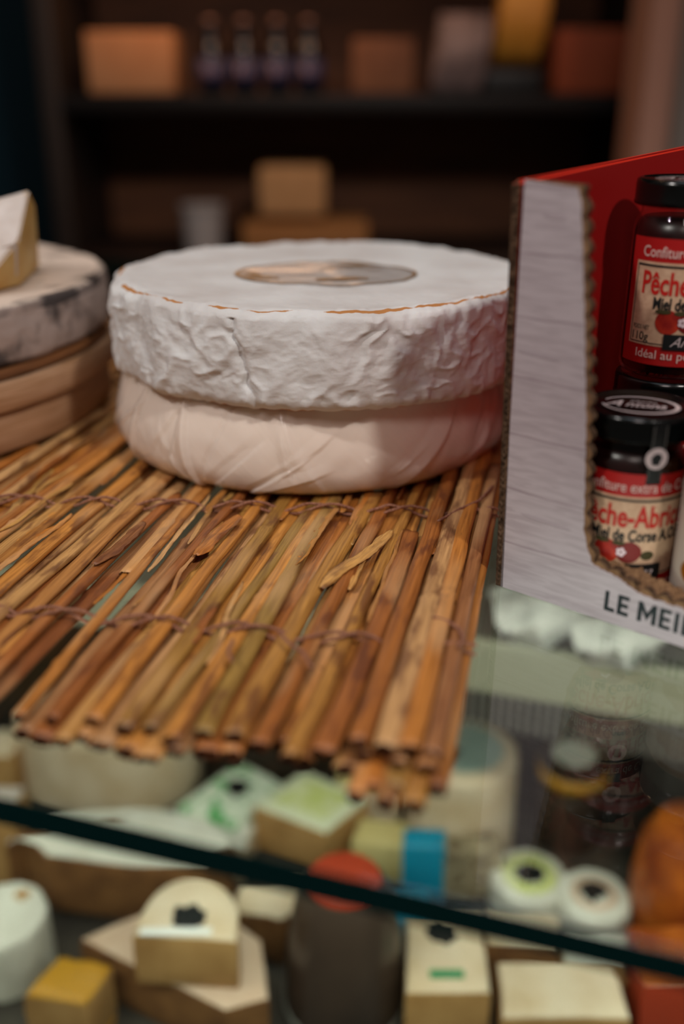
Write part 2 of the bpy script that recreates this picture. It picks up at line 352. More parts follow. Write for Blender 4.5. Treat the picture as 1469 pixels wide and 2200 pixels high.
slab('plinth', -CW, CW, .014, CD, -1.0, -.60, M['black'])
# grey ledge along the back of the case, and louvred strip beneath it
slab('rear_ledge', -CW, CW, .515, .84, -.235, -.215, M['grey_dark'])
slab('ledge_lip', -CW, CW, .506, .515, -.262, -.212, M['ledge'])
slab('light_housing', -.78, .78, .395, .425, -.0165, -.0128, M['steel'])
bm = bmesh.new()
for i in range(96): box_bm(-.1 + i * .0085, -.1 + i * .0085 + .004, .545, .552, -.325, -.236, bm=bm)
g = from_bm('louvre_grille', bm, M['grey'], case)
slab('ledge_support', -CW, CW, .86, .88, DZ, -.236, M['black'])

# ------------------------------------------------------------------ reed mat
TH = math.radians(12.6); MO = Vector((.028, .262, 0)); EU = Vector((math.sin(TH), math.cos(TH), 0)); ES = Vector((-math.cos(TH), math.sin(TH), 0))
mat_t = thing('reed_mat', 'woven mat of flat dried reeds tied with twine on the glass top', 'mat', (0, 0, 0))
def M2(w, t, z): return MO + ES * w + EU * t + Vector((0, 0, z))
def reed(w, t0, t1, wid, thick, z, skew=0, seed=0, bend=0, nodes=True, name='reed', ends=True, droop=0):
    R = random.Random(seed); L = t1 - t0; n = max(10, int(L / .0045)); seg = 14
    node_t = []; q = R.uniform(.02, .15)
    while nodes and q < L: node_t.append(q); q += R.uniform(.10, .20)
    ph = R.uniform(0, 99); fl = R.uniform(.6, 1.0); crease = R.uniform(0, 2 * PI)
    vs, fs, mi = [], [], []
    for k in range(n + 1):
        y = L * k / n
        x = skew * y + bend * math.sin(PI * y / L) + .0009 * noise.noise(Vector((y * 25, ph, 0)))
        zz = .0008 * noise.noise(Vector((y * 18, ph, 5))) - droop * max(0, 1 - y / .03) ** 2
        ww = wid / 2 * (1 + .16 * noise.noise(Vector((y * 14, ph, 9)))); tt = thick / 2 * (1 + .18 * noise.noise(Vector((y * 20, ph, 3))))
        for nt in node_t:
            g_ = math.exp(-((y - nt) / .0016) ** 2); ww *= 1 + .10 * g_; tt *= 1 + .45 * g_
            g2 = math.exp(-((y - nt - .004) / .002) ** 2); ww *= 1 - .06 * g2
        if k == 0 or k == n: ww *= .93; tt *= .9
        for i in range(seg):
            a = 2 * PI * i / seg; ca, sa = math.cos(a), math.sin(a)
            px_ = ww * math.copysign(abs(ca) ** .8, ca); pz = tt * math.copysign(abs(sa) ** .85, sa)
            d = 1 + .10 * noise.noise(Vector((ca * 2.2 + ph, sa * 2.2, y * 8))) - .13 * fl * max(0, math.cos((a - crease) * 2)) ** 6
            yy = y + (.0022 * noise.noise(Vector((ca * 3, sa * 3, ph))) if k in (0, n) else 0)
            vs.append((x + px_ * d, yy, zz + pz * d))
    for k in range(n):
        for i in range(seg):
            j = (i + 1) % seg; fs.append((k * seg + i, k * seg + j, (k + 1) * seg + j, (k + 1) * seg + i)); mi.append(0)
    for base in (0, n * seg):    # hollow, dark cut ends
        o = len(vs); sgn = 1 if base == 0 else -1
        cx = sum(vs[base + i][0] for i in range(seg)) / seg; cz = sum(vs[base + i][2] for i in range(seg)) / seg
        for i in range(seg):
            v = vs[base + i]; vs.append((cx + (v[0] - cx) * .72, v[1] + sgn * .0002, cz + (v[2] - cz) * .66))
        for i in range(seg):
            v = vs[base + i]; vs.append((cx + (v[0] - cx) * .6, v[1] + sgn * .005, cz + (v[2] - cz) * .5))
        for i in range(seg):
            j = (i + 1) % seg
            for A, B in ((base, o), (o, o + seg)):
                f = (A + i, A + j, B + j, B + i); fs.append(f if base else f[::-1]); mi.append(1)
        f = tuple(o + seg + i for i in range(seg)); fs.append(f); mi.append(1)
    o = obj(name, vs, fs, parent=mat_t, mats=[M['reed'], M['reed_end']], mi=mi)
    o.location = M2(w, t0, z); o.rotation_euler = (0, 0, -TH)
    return o
R = random.Random(21)
w = .004; nreed = 0; k = 0
gaps = {(.150, .168), (.226, .238)}
while w < .52:
    wid = R.uniform(.0066, .0112)
    if any(a < w < b for a, b in gaps) and w > .1: w += .0085; continue
    t0 = R.uniform(-.004, .006) + (.010 * math.sin(w * 40) if w < .12 else 0) * .5 + (.007 if w > .02 else -.002) - max(0, w - .06) * .1
    reed(w, t0, R.uniform(.46, .52), wid, R.uniform(.0040, .0054), .0032, R.uniform(-.012, .012), 100 + k, R.uniform(-.002, .002))
    w += wid * R.uniform(.84, 1.02) + .0002; k += 1
n0 = k
# upper layer: broken lengths lying over the first
w = .001
while w < .50 and k < 89:
    wid = R.uniform(.0055, .0095); c_ = R.random()
    if c_ < .84: t0, t1 = R.uniform(.002, .012), R.uniform(.20, .45)
    elif c_ < .90: t0, t1 = R.uniform(.10, .20), R.uniform(.34, .48)
    else: t0, t1 = R.uniform(.0, .01), R.uniform(.08, .16)
    if w < .05: t0 = R.uniform(.004, .012)
    reed(w, t0, t1, wid, R.uniform(.0034, .0046), .0080, R.uniform(-.04, .04), 300 + k, R.uniform(-.003, .003))
    w += R.uniform(.0085, .0165); k += 1
# the thick rolled hem at the right-hand corner, with ends of different length
for i, (w_, t0, z_, wid) in enumerate([(-.003, .002, .0045, .0075), (.004, -.005, .0026, .0085), (.0125, -.006, .0026, .0078), (.023, -.0045, .0026, .0075), (.008, .012, .0120, .0085), (.016, .010, .0125, .009), (.026, .011, .0120, .008), (.000, .012, .0105, .007)]):
    reed(w_, t0, R.uniform(.30, .44), wid, .0055, z_, R.uniform(-.008, .006), 900 + i, 0)
# loose husk strips and split leaf sheaths
def husk(w, t, L, wid, ang, z, seed, curl=.003):
    R2 = random.Random(seed); n = max(12, int(L / .0015)); m_ = 8; vs, fs = [], []
    for k in range(n + 1):
        s = k / n; y = L * s; env = (min(1, s * 7) * min(1, (1 - s) * 5)) ** .6
        for i in range(m_ + 1):
            q = i / m_ - .5; ww = wid * (.35 + .65 * env)
            zz = curl * (1 - (2 * q) ** 2) * .55 + .0009 * noise.noise(Vector((q * 5, y * 90, seed))) + curl * .9 * s ** 3 * R2.uniform(.9, 1.0)
            vs.append((q * ww * (1 + .25 * noise.noise(Vector((y * 160, seed, i)))) + .003 * noise.noise(Vector((y * 30, seed, 0))), y, zz + .0006 * abs(noise.noise(Vector((q * 16, y * 260, seed))))))
    for k in range(n):
        for i in range(m_): a = k * (m_ + 1) + i; fs.append((a, a + 1, a + m_ + 2, a + m_ + 1))
    o = obj('husk_strip', vs, fs, M['reed'], mat_t); md = o.modifiers.new('s', 'SOLIDIFY'); md.thickness = .0003
    o.location = M2(w, t, z); o.rotation_euler = (0, 0, -TH + ang); return o
for i in range(60):
    husk(R.uniform(.0, .34), R.uniform(.03, .27), R.uniform(.03, .10), R.uniform(.0015, .005), R.uniform(-.11, .11), R.uniform(.0080, .0100), 50 + i, R.uniform(.0002, .0009))
for i, (px_, py_, L, wd, an) in enumerate([(930, 1190, .05, .009, -.10), (690, 1260, .07, .007, -.30), (420, 1190, .05, .008, -.10), (200, 1210, .05, .007, -.12)]):
    p, _ = on_z(px_, py_, .012); q = p - MO; husk(q.dot(ES), q.dot(EU), L, wd, an, .0112, 500 + i, .0012)
# twine rows
def twine_row(t, w0, w1, seed, slope=0):
    for s_ in range(2):
        R2 = random.Random(seed + s_); path = []; n = int((w1 - w0) / .0009); pitch = .021
        for k in range(n + 1):
            w = w0 + (w1 - w0) * k / n; ph = PI * w / pitch + s_ * PI * .5
            z = .0098 + .0030 * math.sin(ph * 1.0) + .0006 * noise.noise(Vector((w * 200, seed, s_)))
            path.append(M2(w, t + slope * w + .0020 * math.cos(ph) + .0016 * noise.noise(Vector((w * 60, seed, 4 + s_))), z))
        v, f = tube(path, .00078, 7); obj('twine', v, f, M['twine'], mat_t)
def t_of(px_, py_, z=.012):
    p, _ = on_z(px_, py_, z); q = p - MO; return q.dot(EU), q.dot(ES)
ta, wa = t_of(985, 1385); tb, wb = t_of(60, 1305)
sl2 = (tb - ta) / (wb - wa); twine_row(ta - sl2 * wa, -.008, .42, 3, sl2)
ta, wa = t_of(1050, 1095); tb, wb = t_of(60, 1068)
sl1 = (tb - ta) / (wb - wa); twine_row(ta - sl1 * wa, -.008, .5, 9, sl1)
twine_row(.44, -.006, .5, 15)
for pts in ([(600, 1360), (625, 1385), (650, 1400), (672, 1440)], [(985, 1390), (996, 1372), (985, 1350), (962, 1335), (925, 1325)], [(940, 1120), (985, 1095), (1030, 1075), (1062, 1040)], [(500, 1375), (490, 1400), (500, 1425)]):
    path = [on_z(x, y, .0145)[0] for x, y in pts]; full = []
    for a in range(len(path) - 1):
        for s in range(8): full.append(path[a].lerp(path[a + 1], s / 8))
    v, f = tube(full, .0008, 7); obj('twine', v, f, M['twine'], mat_t)

# ------------------------------------------------------------------ upper brie wheel
def wheel(name, cx, cy, z0, Rr, H, disp, m, parent=None, seg=720, nside=90, ntop=60, edge=.008, wear=None):
    prof = []
    for i in range(12): prof.append((Rr * .98 * (i + .5) / 12 * (1 - edge / Rr), 0))
    for i in range(10): a = PI / 2 * i / 9; prof.append((Rr - edge + edge * math.sin(a), edge * (1 - math.cos(a))))
    for i in range(1, nside): prof.append((Rr, edge + (H - 2 * edge) * i / nside))
    for i in range(16): a = PI / 2 * i / 15; prof.append((Rr - edge * .6 + edge * .6 * math.cos(a), H - edge * .6 + edge * .6 * math.sin(a)))
    for i in range(1, ntop): prof.append(((Rr - edge * .6) * (1 - i / ntop), H))
    vs, fs = lathe(prof, seg, disp)
    o = obj(name, vs, fs, m, parent); o.location = (cx, cy, z0)
    if wear:
        at_ = o.data.attributes.new('wear', 'FLOAT', 'POINT'); vals = []
        for r_, z_ in prof:
            vals += [wear(r_, z_)] * seg
        at_.data.foreach_set('value', vals)
    return o
RB = .1295; HB = .0535
def d_up(a, r, z, k, v):
    sidef = max(0, min(1, (r / RB - .93) / .07)) * (1 if z < HB - .002 else max(0, (HB - z) / .002))
    q = Vector((math.cos(a) * 2.4, math.sin(a) * 2.4, z * 17))
    big = fbm(q * 1.3, 3) * .0036
    wv = Vector((fbm(q * 1.6 + Vector((5, 1, 2)), 3), fbm(q * 1.6 + Vector((1, 9, 4)), 3), fbm(q * 1.6 + Vector((3, 2, 8)), 3)))
    s = q + wv * .9; s = Vector((s.x * 1.45, s.y * 1.45, s.z * 1.0))
    ridge = (1 - abs(noise.noise(s)) * 2.2); ridge2 = (1 - abs(noise.noise(s * 2.3 + Vector((7, 7, 7)))) * 2.2)
    amt = .55 + .6 * noise.noise(q * 1.1 + Vector((20, 0, 0)))
    w = (ridge * .0031 + ridge2 * .0008) * max(.15, amt) + fbm(q * 9, 4) * .0005
    nrm = Vector((math.cos(a), math.sin(a), 0))
    bulge = .0022 * math.sin(PI * z / HB) + .0028 * (1 - z / HB)
    o = v.copy()
    if z < HB - .0001 and r > RB * .9:
        o += nrm * (big + w + bulge) * sidef
        if z < .02: o += nrm * math.exp(-(z / .007) ** 2) * (.0024 * noise.noise(Vector((math.cos(a) * 30, math.sin(a) * 30, z * 120)))) * sidef; o.z += math.exp(-(z / .007) ** 2) * .0020 * noise.noise(Vector((math.cos(a) * 24, math.sin(a) * 24, 3))) * sidef
    rim = math.exp(-((r - RB + .006) / .006) ** 2) if z > HB - .006 else 0
    if z > HB - .006:
        p = Vector((v.x * 40, v.y * 40, 0))
        o.z += rim * (.0010 + .0016 * noise.noise(p * 1.2) + .0006 * noise.noise(p * 6)) + .0007 * fbm(p * .9, 4) * (1 - rim) + .00025 * fbm(p * 6, 3)
        o += nrm * rim * .0018 * noise.noise(p * 2 + Vector((0, 0, 5)))
        o.z += .0012 * noise.noise(Vector((v.x * 12, v.y * 12, 4)))
    # a deep split on the front face
    da = (a - math.radians(252) + (z - .03) * 2.2 + .03 * noise.noise(Vector((0, z * 160, 1)))); 
    if z < HB - .004 and r > RB * .95:
        o -= nrm * .0022 * math.exp(-(da / .012) ** 2) * max(0, min(1, z / .01))
    return o
up = thing('brie_wheel', 'whole white-rinded brie wheel with wrinkled side and oval foil label, upper of the stacked pair', 'cheese', (-.012, .627, .0625), 0)
def wear(r, z):
    a = math.exp(-((r - (RB - .0030)) / .0017) ** 2) * (1 if z > HB - .007 else 0)
    b = math.exp(-(z / .004) ** 2) * (1 if r > RB * .93 else 0) * .95
    return max(a, b)
o = wheel('rind', 0, 0, 0, RB, HB, d_up, M['rind'], up, wear=wear)
# oval clear label with gold ring pressed into the top
LBL = (.002, -.012)
def ell(rx, ry, n=96): return [(LBL[0] + rx * math.cos(2 * PI * i / n), LBL[1] + ry * math.sin(2 * PI * i / n)) for i in range(n)]
RLX, RLY = .0565, .042
bmv, bmf = [], []
ns, nr = 96, 20
for j in range(nr + 1):
    for i in range(ns):
        a = 2 * PI * i / ns; r_ = j / nr
        x = LBL[0] + RLX * r_ * math.cos(a); y = LBL[1] + RLY * r_ * math.sin(a)
        p = Vector((x * 40, y * 40, 0)); z = HB + .0007 * fbm(p * .9, 4) + .0012 * noise.noise(Vector((x * 12, y * 12, 4))) + .00055 + .0003 * noise.noise(Vector((x * 90, y * 60, 2)))
        bmv.append((x, y, z))
for j in range(nr):
    for i in range(ns): k2 = (i + 1) % ns; bmf.append((j * ns + i, j * ns + k2, (j + 1) * ns + k2, (j + 1) * ns + i))
M['foil'] = film_mat('label_film', srgb('dcd2cc'), .35, .22)
lab = obj('oval_label', bmv, bmf, M['foil'], up); lab['label'] = 'oval clear film label with brown printed ring'
def lz(x, y): p = Vector((x * 40, y * 40, 0)); return HB + .0007 * fbm(p * .9, 4) + .0012 * noise.noise(Vector((x * 12, y * 12, 4))) + .0009 + .0003 * noise.noise(Vector((x * 90, y * 60, 2)))
v = []; f = []
for i in range(120):
    a = 2 * PI * i / 120
    for s in (.955, 1.0): x, y = LBL[0] + RLX * s * math.cos(a), LBL[1] + RLY * s * math.sin(a); v.append((x, y, lz(x, y)))
    k2 = (i + 1) % 120; f.append((2 * i, 2 * i + 1, 2 * k2 + 1, 2 * k2))
obj('printed_ring', v, f, M['gold'], lab)
def lay_text(vs, fs, cx, cy, name, m, par):
    # subdivide by using the vertices as they are; drape on the rind
    obj(name, [(x_.x + cx, x_.y + cy, lz(x_.x + cx, x_.y + cy) + .0002) for x_ in vs], fs, m, par, smooth=False)
# worn brown print on the label: unreadable strokes
bm = bmesh.new(); Rr_ = random.Random(5)
def stroke(x, y, L, wv, par=lab, m=M['gold'], name='worn_print'):
    n = 12; v = []; f = []
    for i in range(n + 1):
        s = i / n; xx = x + L * s; yy = y + .002 * math.sin(s * 5 + x * 400)
        ww = wv * (.4 + .6 * math.sin(PI * s)) * (.7 + .6 * Rr_.random())
        for q in (-1, 1): v.append((xx, yy + q * ww, lz(xx, yy + q * ww) + .0001))
    for i in range(n): f.append((2 * i, 2 * i + 1, 2 * i + 3, 2 * i + 2))
    return v, f
sv, sf = merge([stroke(.010, .017, .030, .0035), stroke(-.004, -.034, .032, .0045), stroke(-.002, .002, .02, .0016), stroke(.018, .004, .02, .0012), stroke(-.048, -.030, .022, .0045), stroke(-.05, -.016, .012, .004)])
obj('worn_print', sv, sf, M['gold'], lab)

# ------------------------------------------------------------------ lower wrapped wheel
RL = .1205; HL = .0515
low = thing('wrapped_brie_wheel', 'brie wheel in clear crinkled plastic film, lower of the stacked pair, on the mat', 'cheese', (-.020, .626, .0110), 0)
M['paste'] = mat('pale_cheese', srgb('f0e3d6'), .6, .35, col2=srgb('e8d8c8'), scale=30, sss=.15)
def d_low(a, r, z, k, v, amp=1.0, off=0.0):
    o = v.copy()
    if r < RL * .93: return o
    nrm = Vector((math.cos(a), math.sin(a), 0)); q = Vector((a * RL * 26, 0, z * 26))
    o += nrm * (.0016 * fbm(q * .8, 3) + .0050 * math.sin(PI * min(1, z / HL * 1.05)) - .0045 * z / HL + .002 - .005 * max(0, 1 - z / .016) ** 2)
    return o
wheel('cheese_body', 0, 0, 0, RL, HL, d_low, M['paste'], low, seg=360, nside=50, ntop=20, edge=.006)
RF = random.Random(12); CRE = []
for i in range(20):
    CRE.append((math.radians(RF.uniform(175, 365)), RF.uniform(.002, .040), RF.uniform(-.5, .6) + (.9 if i % 4 else -.4), RF.uniform(.003, .0095), RF.uniform(.016, .045), RF.choice((-1, 1, 1)) * RF.uniform(.0006, .0020)))
CRE += [(math.radians(238), .02, -.15, .007, .05, .0026), (math.radians(232), .02, .2, .005, .05, -.0018), (math.radians(303), .02, 1.0, .010, .04, .0028), (math.radians(262), .006, 2.5, .006, .035, .0018), (math.radians(215), .02, .3, .006, .05, .002)]
def d_film(a, r, z, k, v):
    o = d_low(a, r, z, k, v); nrm = Vector((math.cos(a), math.sin(a), 0))
    if r < RL * .9: return o
    e = .0012; s = a * RL
    for a0, z0, sl_, wd, ln, am in CRE:
        ds = s - a0 * RL
        if abs(ds) > .07: continue
        dz = z - z0; L_ = math.sqrt(1 + sl_ * sl_); perp = (ds - sl_ * dz) / L_; al = (ds * sl_ + dz) / L_
        t_ = 1 - abs(al) / ln
        if t_ <= 0: continue
        q = perp / wd
        if q > 0: f_ = max(0, 1 - q * 3.2)
        else: f_ = max(0, 1 + q)
        e += 1.35 * am * f_ * min(1, t_ * 1.6)
    e += .0005 * fbm(Vector((s * 30, z * 30, 4)), 3) + .00012 * noise.noise(Vector(((s + z * .9) * 500, 1, z * 25)))
    o += nrm * max(.0003, e)
    if z < .004: o.z = max(o.z, .0004)
    return o
film = wheel('plastic_wrap', 0, 0, 0, RL + .0002, HL + .0004, d_film, M['film'], low, seg=900, nside=70, ntop=12, edge=.005)
film['label'] = 'clear creased plastic wrap'

# ------------------------------------------------------------------ left stack
LX, LY, LR = -.371, .695, .200
boxt = thing('wooden_cheese_box', 'round pale wood cheese box under the grey-rinded wheel at the left edge', 'cheese box', (LX, LY, .011), 0)
def ring(name, r0, r1, z0, z1, m, par, seg=300, wob=.0008, sd=0, cap=False):
    prof = [(r0, z0), (r1 - .0006, z0), (r1, z0 + .0006), (r1, (z0 + z1) / 2), (r1, z1 - .0006), (r1 - .0006, z1), (r0, z1)]
    def d(a, r, z, k, v):
        n_ = noise.noise(Vector((math.cos(a) * 3, math.sin(a) * 3, sd))) * wob * 3 + noise.noise(Vector((math.cos(a) * 12, math.sin(a) * 12, sd + z * 90))) * wob
        return v + Vector((math.cos(a), math.sin(a), 0)) * n_ + Vector((0, 0, .6 * n_ if 0 < k < 6 else 0))
    vs, fs = lathe(prof, seg, d, caps=False); n = seg
    for i in range(seg): j = (i + 1) % seg; fs.append(((len(prof) - 1) * n + i, (len(prof) - 1) * n + j, j, i))
    return obj(name, vs, fs, m, par, smooth=50)
ring('base_hoop', LR - .008, LR - .003, .0, .0245, M['hoop'], boxt, sd=1)
v, f = lathe([(.001, .001), (LR - .0065, .001), (LR - .0065, .024), (.001, .024)], 128); obj('base_disc', v, f, M['hoop_dark'], boxt, smooth=40)
ring('lid_hoop', LR - .003, LR + .0025, .0272, .0455, M['hoop'], boxt, sd=5, wob=.0014)
v, f = lathe([(.001, .041), (LR - .0035, .041), (LR - .0035, .0455), (.001, .0455)], 128); obj('lid_disc', v, f, M['hoop_dark'], boxt, smooth=40)
bd = bpy.data
v, f = lathe([(.001, 0), (LR - .004, 0), (LR - .001, .001), (LR - .0005, .0035), (LR - .002, .0068), (.001, .0072)], 240, lambda a, r, z, k, v_: v_ * (1 + .003 * noise.noise(Vector((math.cos(a) * 5, math.sin(a) * 5, 2))) if r > .1 else 1))
o = obj('wooden_disc', v, f, M['hoop_dark'], smooth=50, loc=(LX, LY, .0568)); tag(o, 'thin round brown wooden disc between cheese box and grey-rinded wheel', 'board')
def ash_mat():
    m = mat('ashed_rind', srgb('c9b9ac'), .8, .25, bump=.5, bscale=120, scale=60); N = m.node_tree.nodes; L = m.node_tree.links; b = N['Principled BSDF']
    tc = N.new('ShaderNodeTexCoord'); n = N.new('ShaderNodeTexNoise'); n.inputs['Scale'].default_value = 34; n.inputs['Detail'].default_value = 4
    L.new(tc.outputs['Object'], n.inputs[0]); at_ = N.new('ShaderNodeAttribute'); at_.attribute_name = 'wear'
    ad = N.new('ShaderNodeMath'); ad.operation = 'MULTIPLY_ADD'; L.new(at_.outputs['Fac'], ad.inputs[0]); ad.inputs[1].default_value = .17; L.new(n.outputs[0], ad.inputs[2])
    r = N.new('ShaderNodeValToRGB'); e = r.color_ramp.elements; e[0].position = .56; e[0].color = (0, 0, 0, 1); e[1].position = .74; e[1].color = (1, 1, 1, 1); L.new(ad.outputs[0], r.inputs[0])
    sd = N.new('ShaderNodeAttribute'); sd.attribute_name = 'side'
    c1 = N.new('ShaderNodeMix'); c1.data_type = 'RGBA'; c1.inputs['A'].default_value = srgb('dccabb'); c1.inputs['B'].default_value = srgb('a8968f'); L.new(sd.outputs['Fac'], c1.inputs['Factor'])
    c2 = N.new('ShaderNodeMix'); c2.data_type = 'RGBA'; c2.inputs['B'].default_value = srgb('463f3e'); L.new(r.outputs[0], c2.inputs['Factor']); L.new(c1.outputs['Result'], c2.inputs['A'])
    L.new(c2.outputs['Result'], b.inputs['Base Color']); return m
M['ash'] = ash_mat()
HW = .0365
def d_ash(a, r, z, k, v):
    o = v.copy(); nrm = Vector((math.cos(a), math.sin(a), 0)); q = Vector((math.cos(a) * 5, math.sin(a) * 5, z * 25))
    if r > LR * .93: o += nrm * (.0024 * fbm(q, 4) + .002 * math.sin(PI * z / HW)) ; o.z += .0012 * noise.noise(q * 1.5)
    else: o.z += .001 * noise.noise(Vector((v.x * 20, v.y * 20, 1)))
    return o
ashw = wheel('ash_rinded_cheese_wheel', LX, LY, .0642, LR - .0015, HW, d_ash, M['ash'], None, seg=420, nside=36, ntop=40, edge=.005, wear=lambda r, z: (1 if r > LR - .006 and z > HW - .006 else (.5 if z < .004 and r > LR * .9 else .1 if r > LR * .97 else 0)))
at_ = ashw.data.attributes.new('side', 'FLOAT', 'POINT'); at_.data.foreach_set('value', [1.0 if (vv.co.xy.length > LR * .965 and vv.co.z < HW - .001) else 0.0 for vv in ashw.data.vertices])
tag(ashw, 'large pale cheese wheel with grey mottled rind topping the stack at the left edge', 'cheese')
# wedge of soft cheese standing on the left wheel
M['white_rind'] = mat('white_rind', srgb('d6cdc8'), .75, .3, col2=srgb('c4b8b0'), scale=60, sss=.1, bump=.3, bscale=300)
M['yellow_paste'] = mat('yellow_paste', srgb('c89a52'), .5, .4, col2=srgb('d8b878'), scale=50, sss=.2, bump=.3, bscale=200)
wz = .1015; wy = .615
def W_(px_, py_, Y): p, _ = on_y(px_, py_, Y); return p
A0 = W_(62, 408, .672); A1 = W_(-75, 445, .662); B0 = W_(40, 516, .636); B1 = W_(-85, 548, .628); E0 = W_(76, 440, .700)
C0 = on_z(46, 612, wz + .0005)[0]; C1 = on_z(-60, 640, wz + .0005)[0]; D0 = on_z(85, 575, wz + .0005)[0]; D1 = on_z(-40, 560, wz + .0005)[0]
wo = Vector((C0.x, C0.y, wz))
pts = [A0, A1, B1, B0, C0, C1, D0, D1, E0]
bm = bmesh.new()
for p in pts: bm.verts.new(p - wo)
bmesh.ops.convex_hull(bm, input=bm.verts[:]); bmesh.ops.bevel(bm, geom=bm.edges[:], offset=.0012, segments=2, affect='EDGES')
wedge = thing('cheese_wedge', 'small white and yellow soft cheese wedge standing on the grey-rinded wheel', 'cheese', wo)
wo_ = from_bm('wedge_body', bm, None, wedge, mats=[M['white_rind'], M['yellow_paste']])
for p in wo_.data.polygons:
    n_ = p.normal; p.material_index = 1 if (n_.x > .45 or n_.z < -.02) else 0
# a white flap of rind folded over the yellow face
fl = [W_(2, 532, .6340), W_(38, 520, .6340), W_(38, 592, .6480), W_(28, 588, .6480)]
vs = [p - wo for p in fl] + [p - wo + Vector((0, -.0022, 0)) for p in fl]
o = obj('rind_flap', vs, [(0, 1, 2, 3), (7, 6, 5, 4), (0, 4, 5, 1), (1, 5, 6, 2), (2, 6, 7, 3), (3, 7, 4, 0)], M['white_rind'], wedge, smooth=False)

# ------------------------------------------------------------------ jam tray
BO, _ = on_z(1064, 1258, 0); BA = math.radians(-39.2)
tray = thing('cardboard_display_tray', 'open-fronted cardboard tray printed with white planks, red inside, holding jam jars', 'box', BO, BA)
TH_ = .004; TW = .27; TD = .235; BH = .186
def hol(u): return 0
# front panel outline (u, z), cut away for display
edge_pts = [(.0242, BH - .0015), (.0262, BH - .006), (.0284, .1641), (.0329, .131), (.0377, .0919), (.0405, .060), (.0420, .0411), (.0450, .0318), (.0480, .0262), (.0526, .0252), (.0605, .0236), (.0665, .0207), (.0714, .0190), (.0833, .0186), (.0907, .0184), (.14, .0180), (.20, .0180), (TW - .03, .03), (TW - .02, .08), (TW - .012, BH)]
def densify(pts, step):
    out = []
    for a, b in zip(pts, pts[1:]):
        a = Vector(a); b = Vector(b); n = max(1, int((b - a).length / step))
        for i in range(n): out.append(a.lerp(b, i / n))
    out.append(Vector(pts[-1])); return out
dense = densify(edge_pts, .0006)
def outline(ext, amp, pitch, jag, seed):
    R3 = random.Random(seed); res = []; s = 0
    for i, p in enumerate(dense):
        q = dense[min(i + 1, len(dense) - 1)] - dense[max(i - 1, 0)]; q.normalize(); nrm = Vector((-q.y, q.x))
        # outward normal from the board into the opening
        nrm = Vector((nrm.x, nrm.y)); 
        if i: s += (p - dense[i - 1]).length
        low_ = p.y < .03
        d = ext + amp * (.5 + .5 * math.cos(2 * PI * s / pitch)) ** .6 + jag * (noise.noise(Vector((s * 900, seed, 0))) + .6 * noise.noise(Vector((s * 300, seed, 2)))) * (1.6 if low_ else .5)
        res.append(p + nrm * d)
    return res
def panel(name, ol, y0, y1, m, par, mats=None, u0=TH_):
    pts = [(u0 - .0012, .0005), (TW, .0005), (TW, BH)] + [(p.x, p.y) for p in ol][::-1] + [(u0 - .0036, BH + .0005)]
    bm = bmesh.new(); a = [bm.verts.new((p[0], y0, p[1])) for p in pts]; b = [bm.verts.new((p[0], y1, p[1])) for p in pts]; n = len(pts)
    bm.faces.new(a); bm.faces.new(b[::-1])
    for i in range(n): bm.faces.new((a[i], b[i], b[(i + 1) % n], a[(i + 1) % n]))
    o = from_bm(name, bm, m, par, mats=mats, smooth=30); return o
core = panel('front_panel', outline(.0006, .0022, .0078, .0007, 3), .0006, .0052, None, tray, mats=[M['cardedge'], M['red'], M['card']])
for p in core.data.polygons: p.material_index = 1 if p.normal.y > .9 else (0 if abs(p.normal.z) + abs(p.normal.x) > .3 else 2)
face = panel('printed_face', outline(-.0003, .0004, .0078, .0005, 8), 0.0, .0006, M['plank'], core)
face['label'] = 'front print of whitewashed planks'
# torn, fluffy flutes on the low front edge
vs, fs = [], []; R3 = random.Random(4); i0 = [i for i, p in enumerate(dense) if p.y < .03 and .044 < p.x < .2]
nn = 9
for c, i in enumerate(i0):
    p = dense[i]
    for j in range(nn):
        y = .0030 + .011 * j / (nn - 1); z = p.y - .0018 + y * .40 + .0022 * noise.noise(Vector((p.x * 420, y * 500, 1))) + .0018 * abs(math.sin(p.x * 900 + 3 * noise.noise(Vector((y * 300, 0, 0))))) - .0005 * j * .6
        vs.append((p.x + .0008 * noise.noise(Vector((p.x * 500, y * 500, 7))), y, z))
for c in range(len(i0) - 1):
    for j in range(nn - 1): a = c * nn + j; fs.append((a, a + nn, a + nn + 1, a + 1))
o = obj('torn_edge', vs, fs, M['card'], core, smooth=30); md = o.modifiers.new('s', 'SOLIDIFY'); md.thickness = .0016; md.offset = -1
o['label'] = 'rough brown torn cardboard edge'
# left wall, its cut front end with visible flutes
def wall_panel(name, x0, x1, y0, y1, h0, h1, m_in, m_out, inward):
    v = [(x0, y0, .0005), (x1, y0, .0005), (x1, y1, .0005), (x0, y1, .0005), (x0, y0, h0), (x1, y0, h0), (x1, y1, h1), (x0, y1, h1)]
    f = [(0, 3, 2, 1), (4, 5, 6, 7), (0, 1, 5, 4), (1, 2, 6, 5), (2, 3, 7, 6), (3, 0, 4, 7)]
    bm = bmesh.new(); bv = [bm.verts.new(q) for q in v]
    for q in f: bm.faces.new([bv[i] for i in q])
    bmesh.ops.bevel(bm, geom=[e for e in bm.edges if min(e.verts[0].co.z, e.verts[1].co.z) > .1], offset=.0012, segments=3, affect='EDGES')
    bm.normal_update()
    return from_bm(name, bm, None, tray, mats=[M['red'], M['cardedge']])
lw = wall_panel('side_wall', 0, TH_, 0, TD, BH, BH + .010, 0, 0, 1)
for v in lw.data.vertices: v.co.x -= .0052 * v.co.z / BH * max(0, 1 - v.co.y / .2)
for p in lw.data.polygons: p.material_index = 1 if p.normal.y < -.7 else (2 if p.normal.x < -.5 or p.normal.z > .4 else 0)
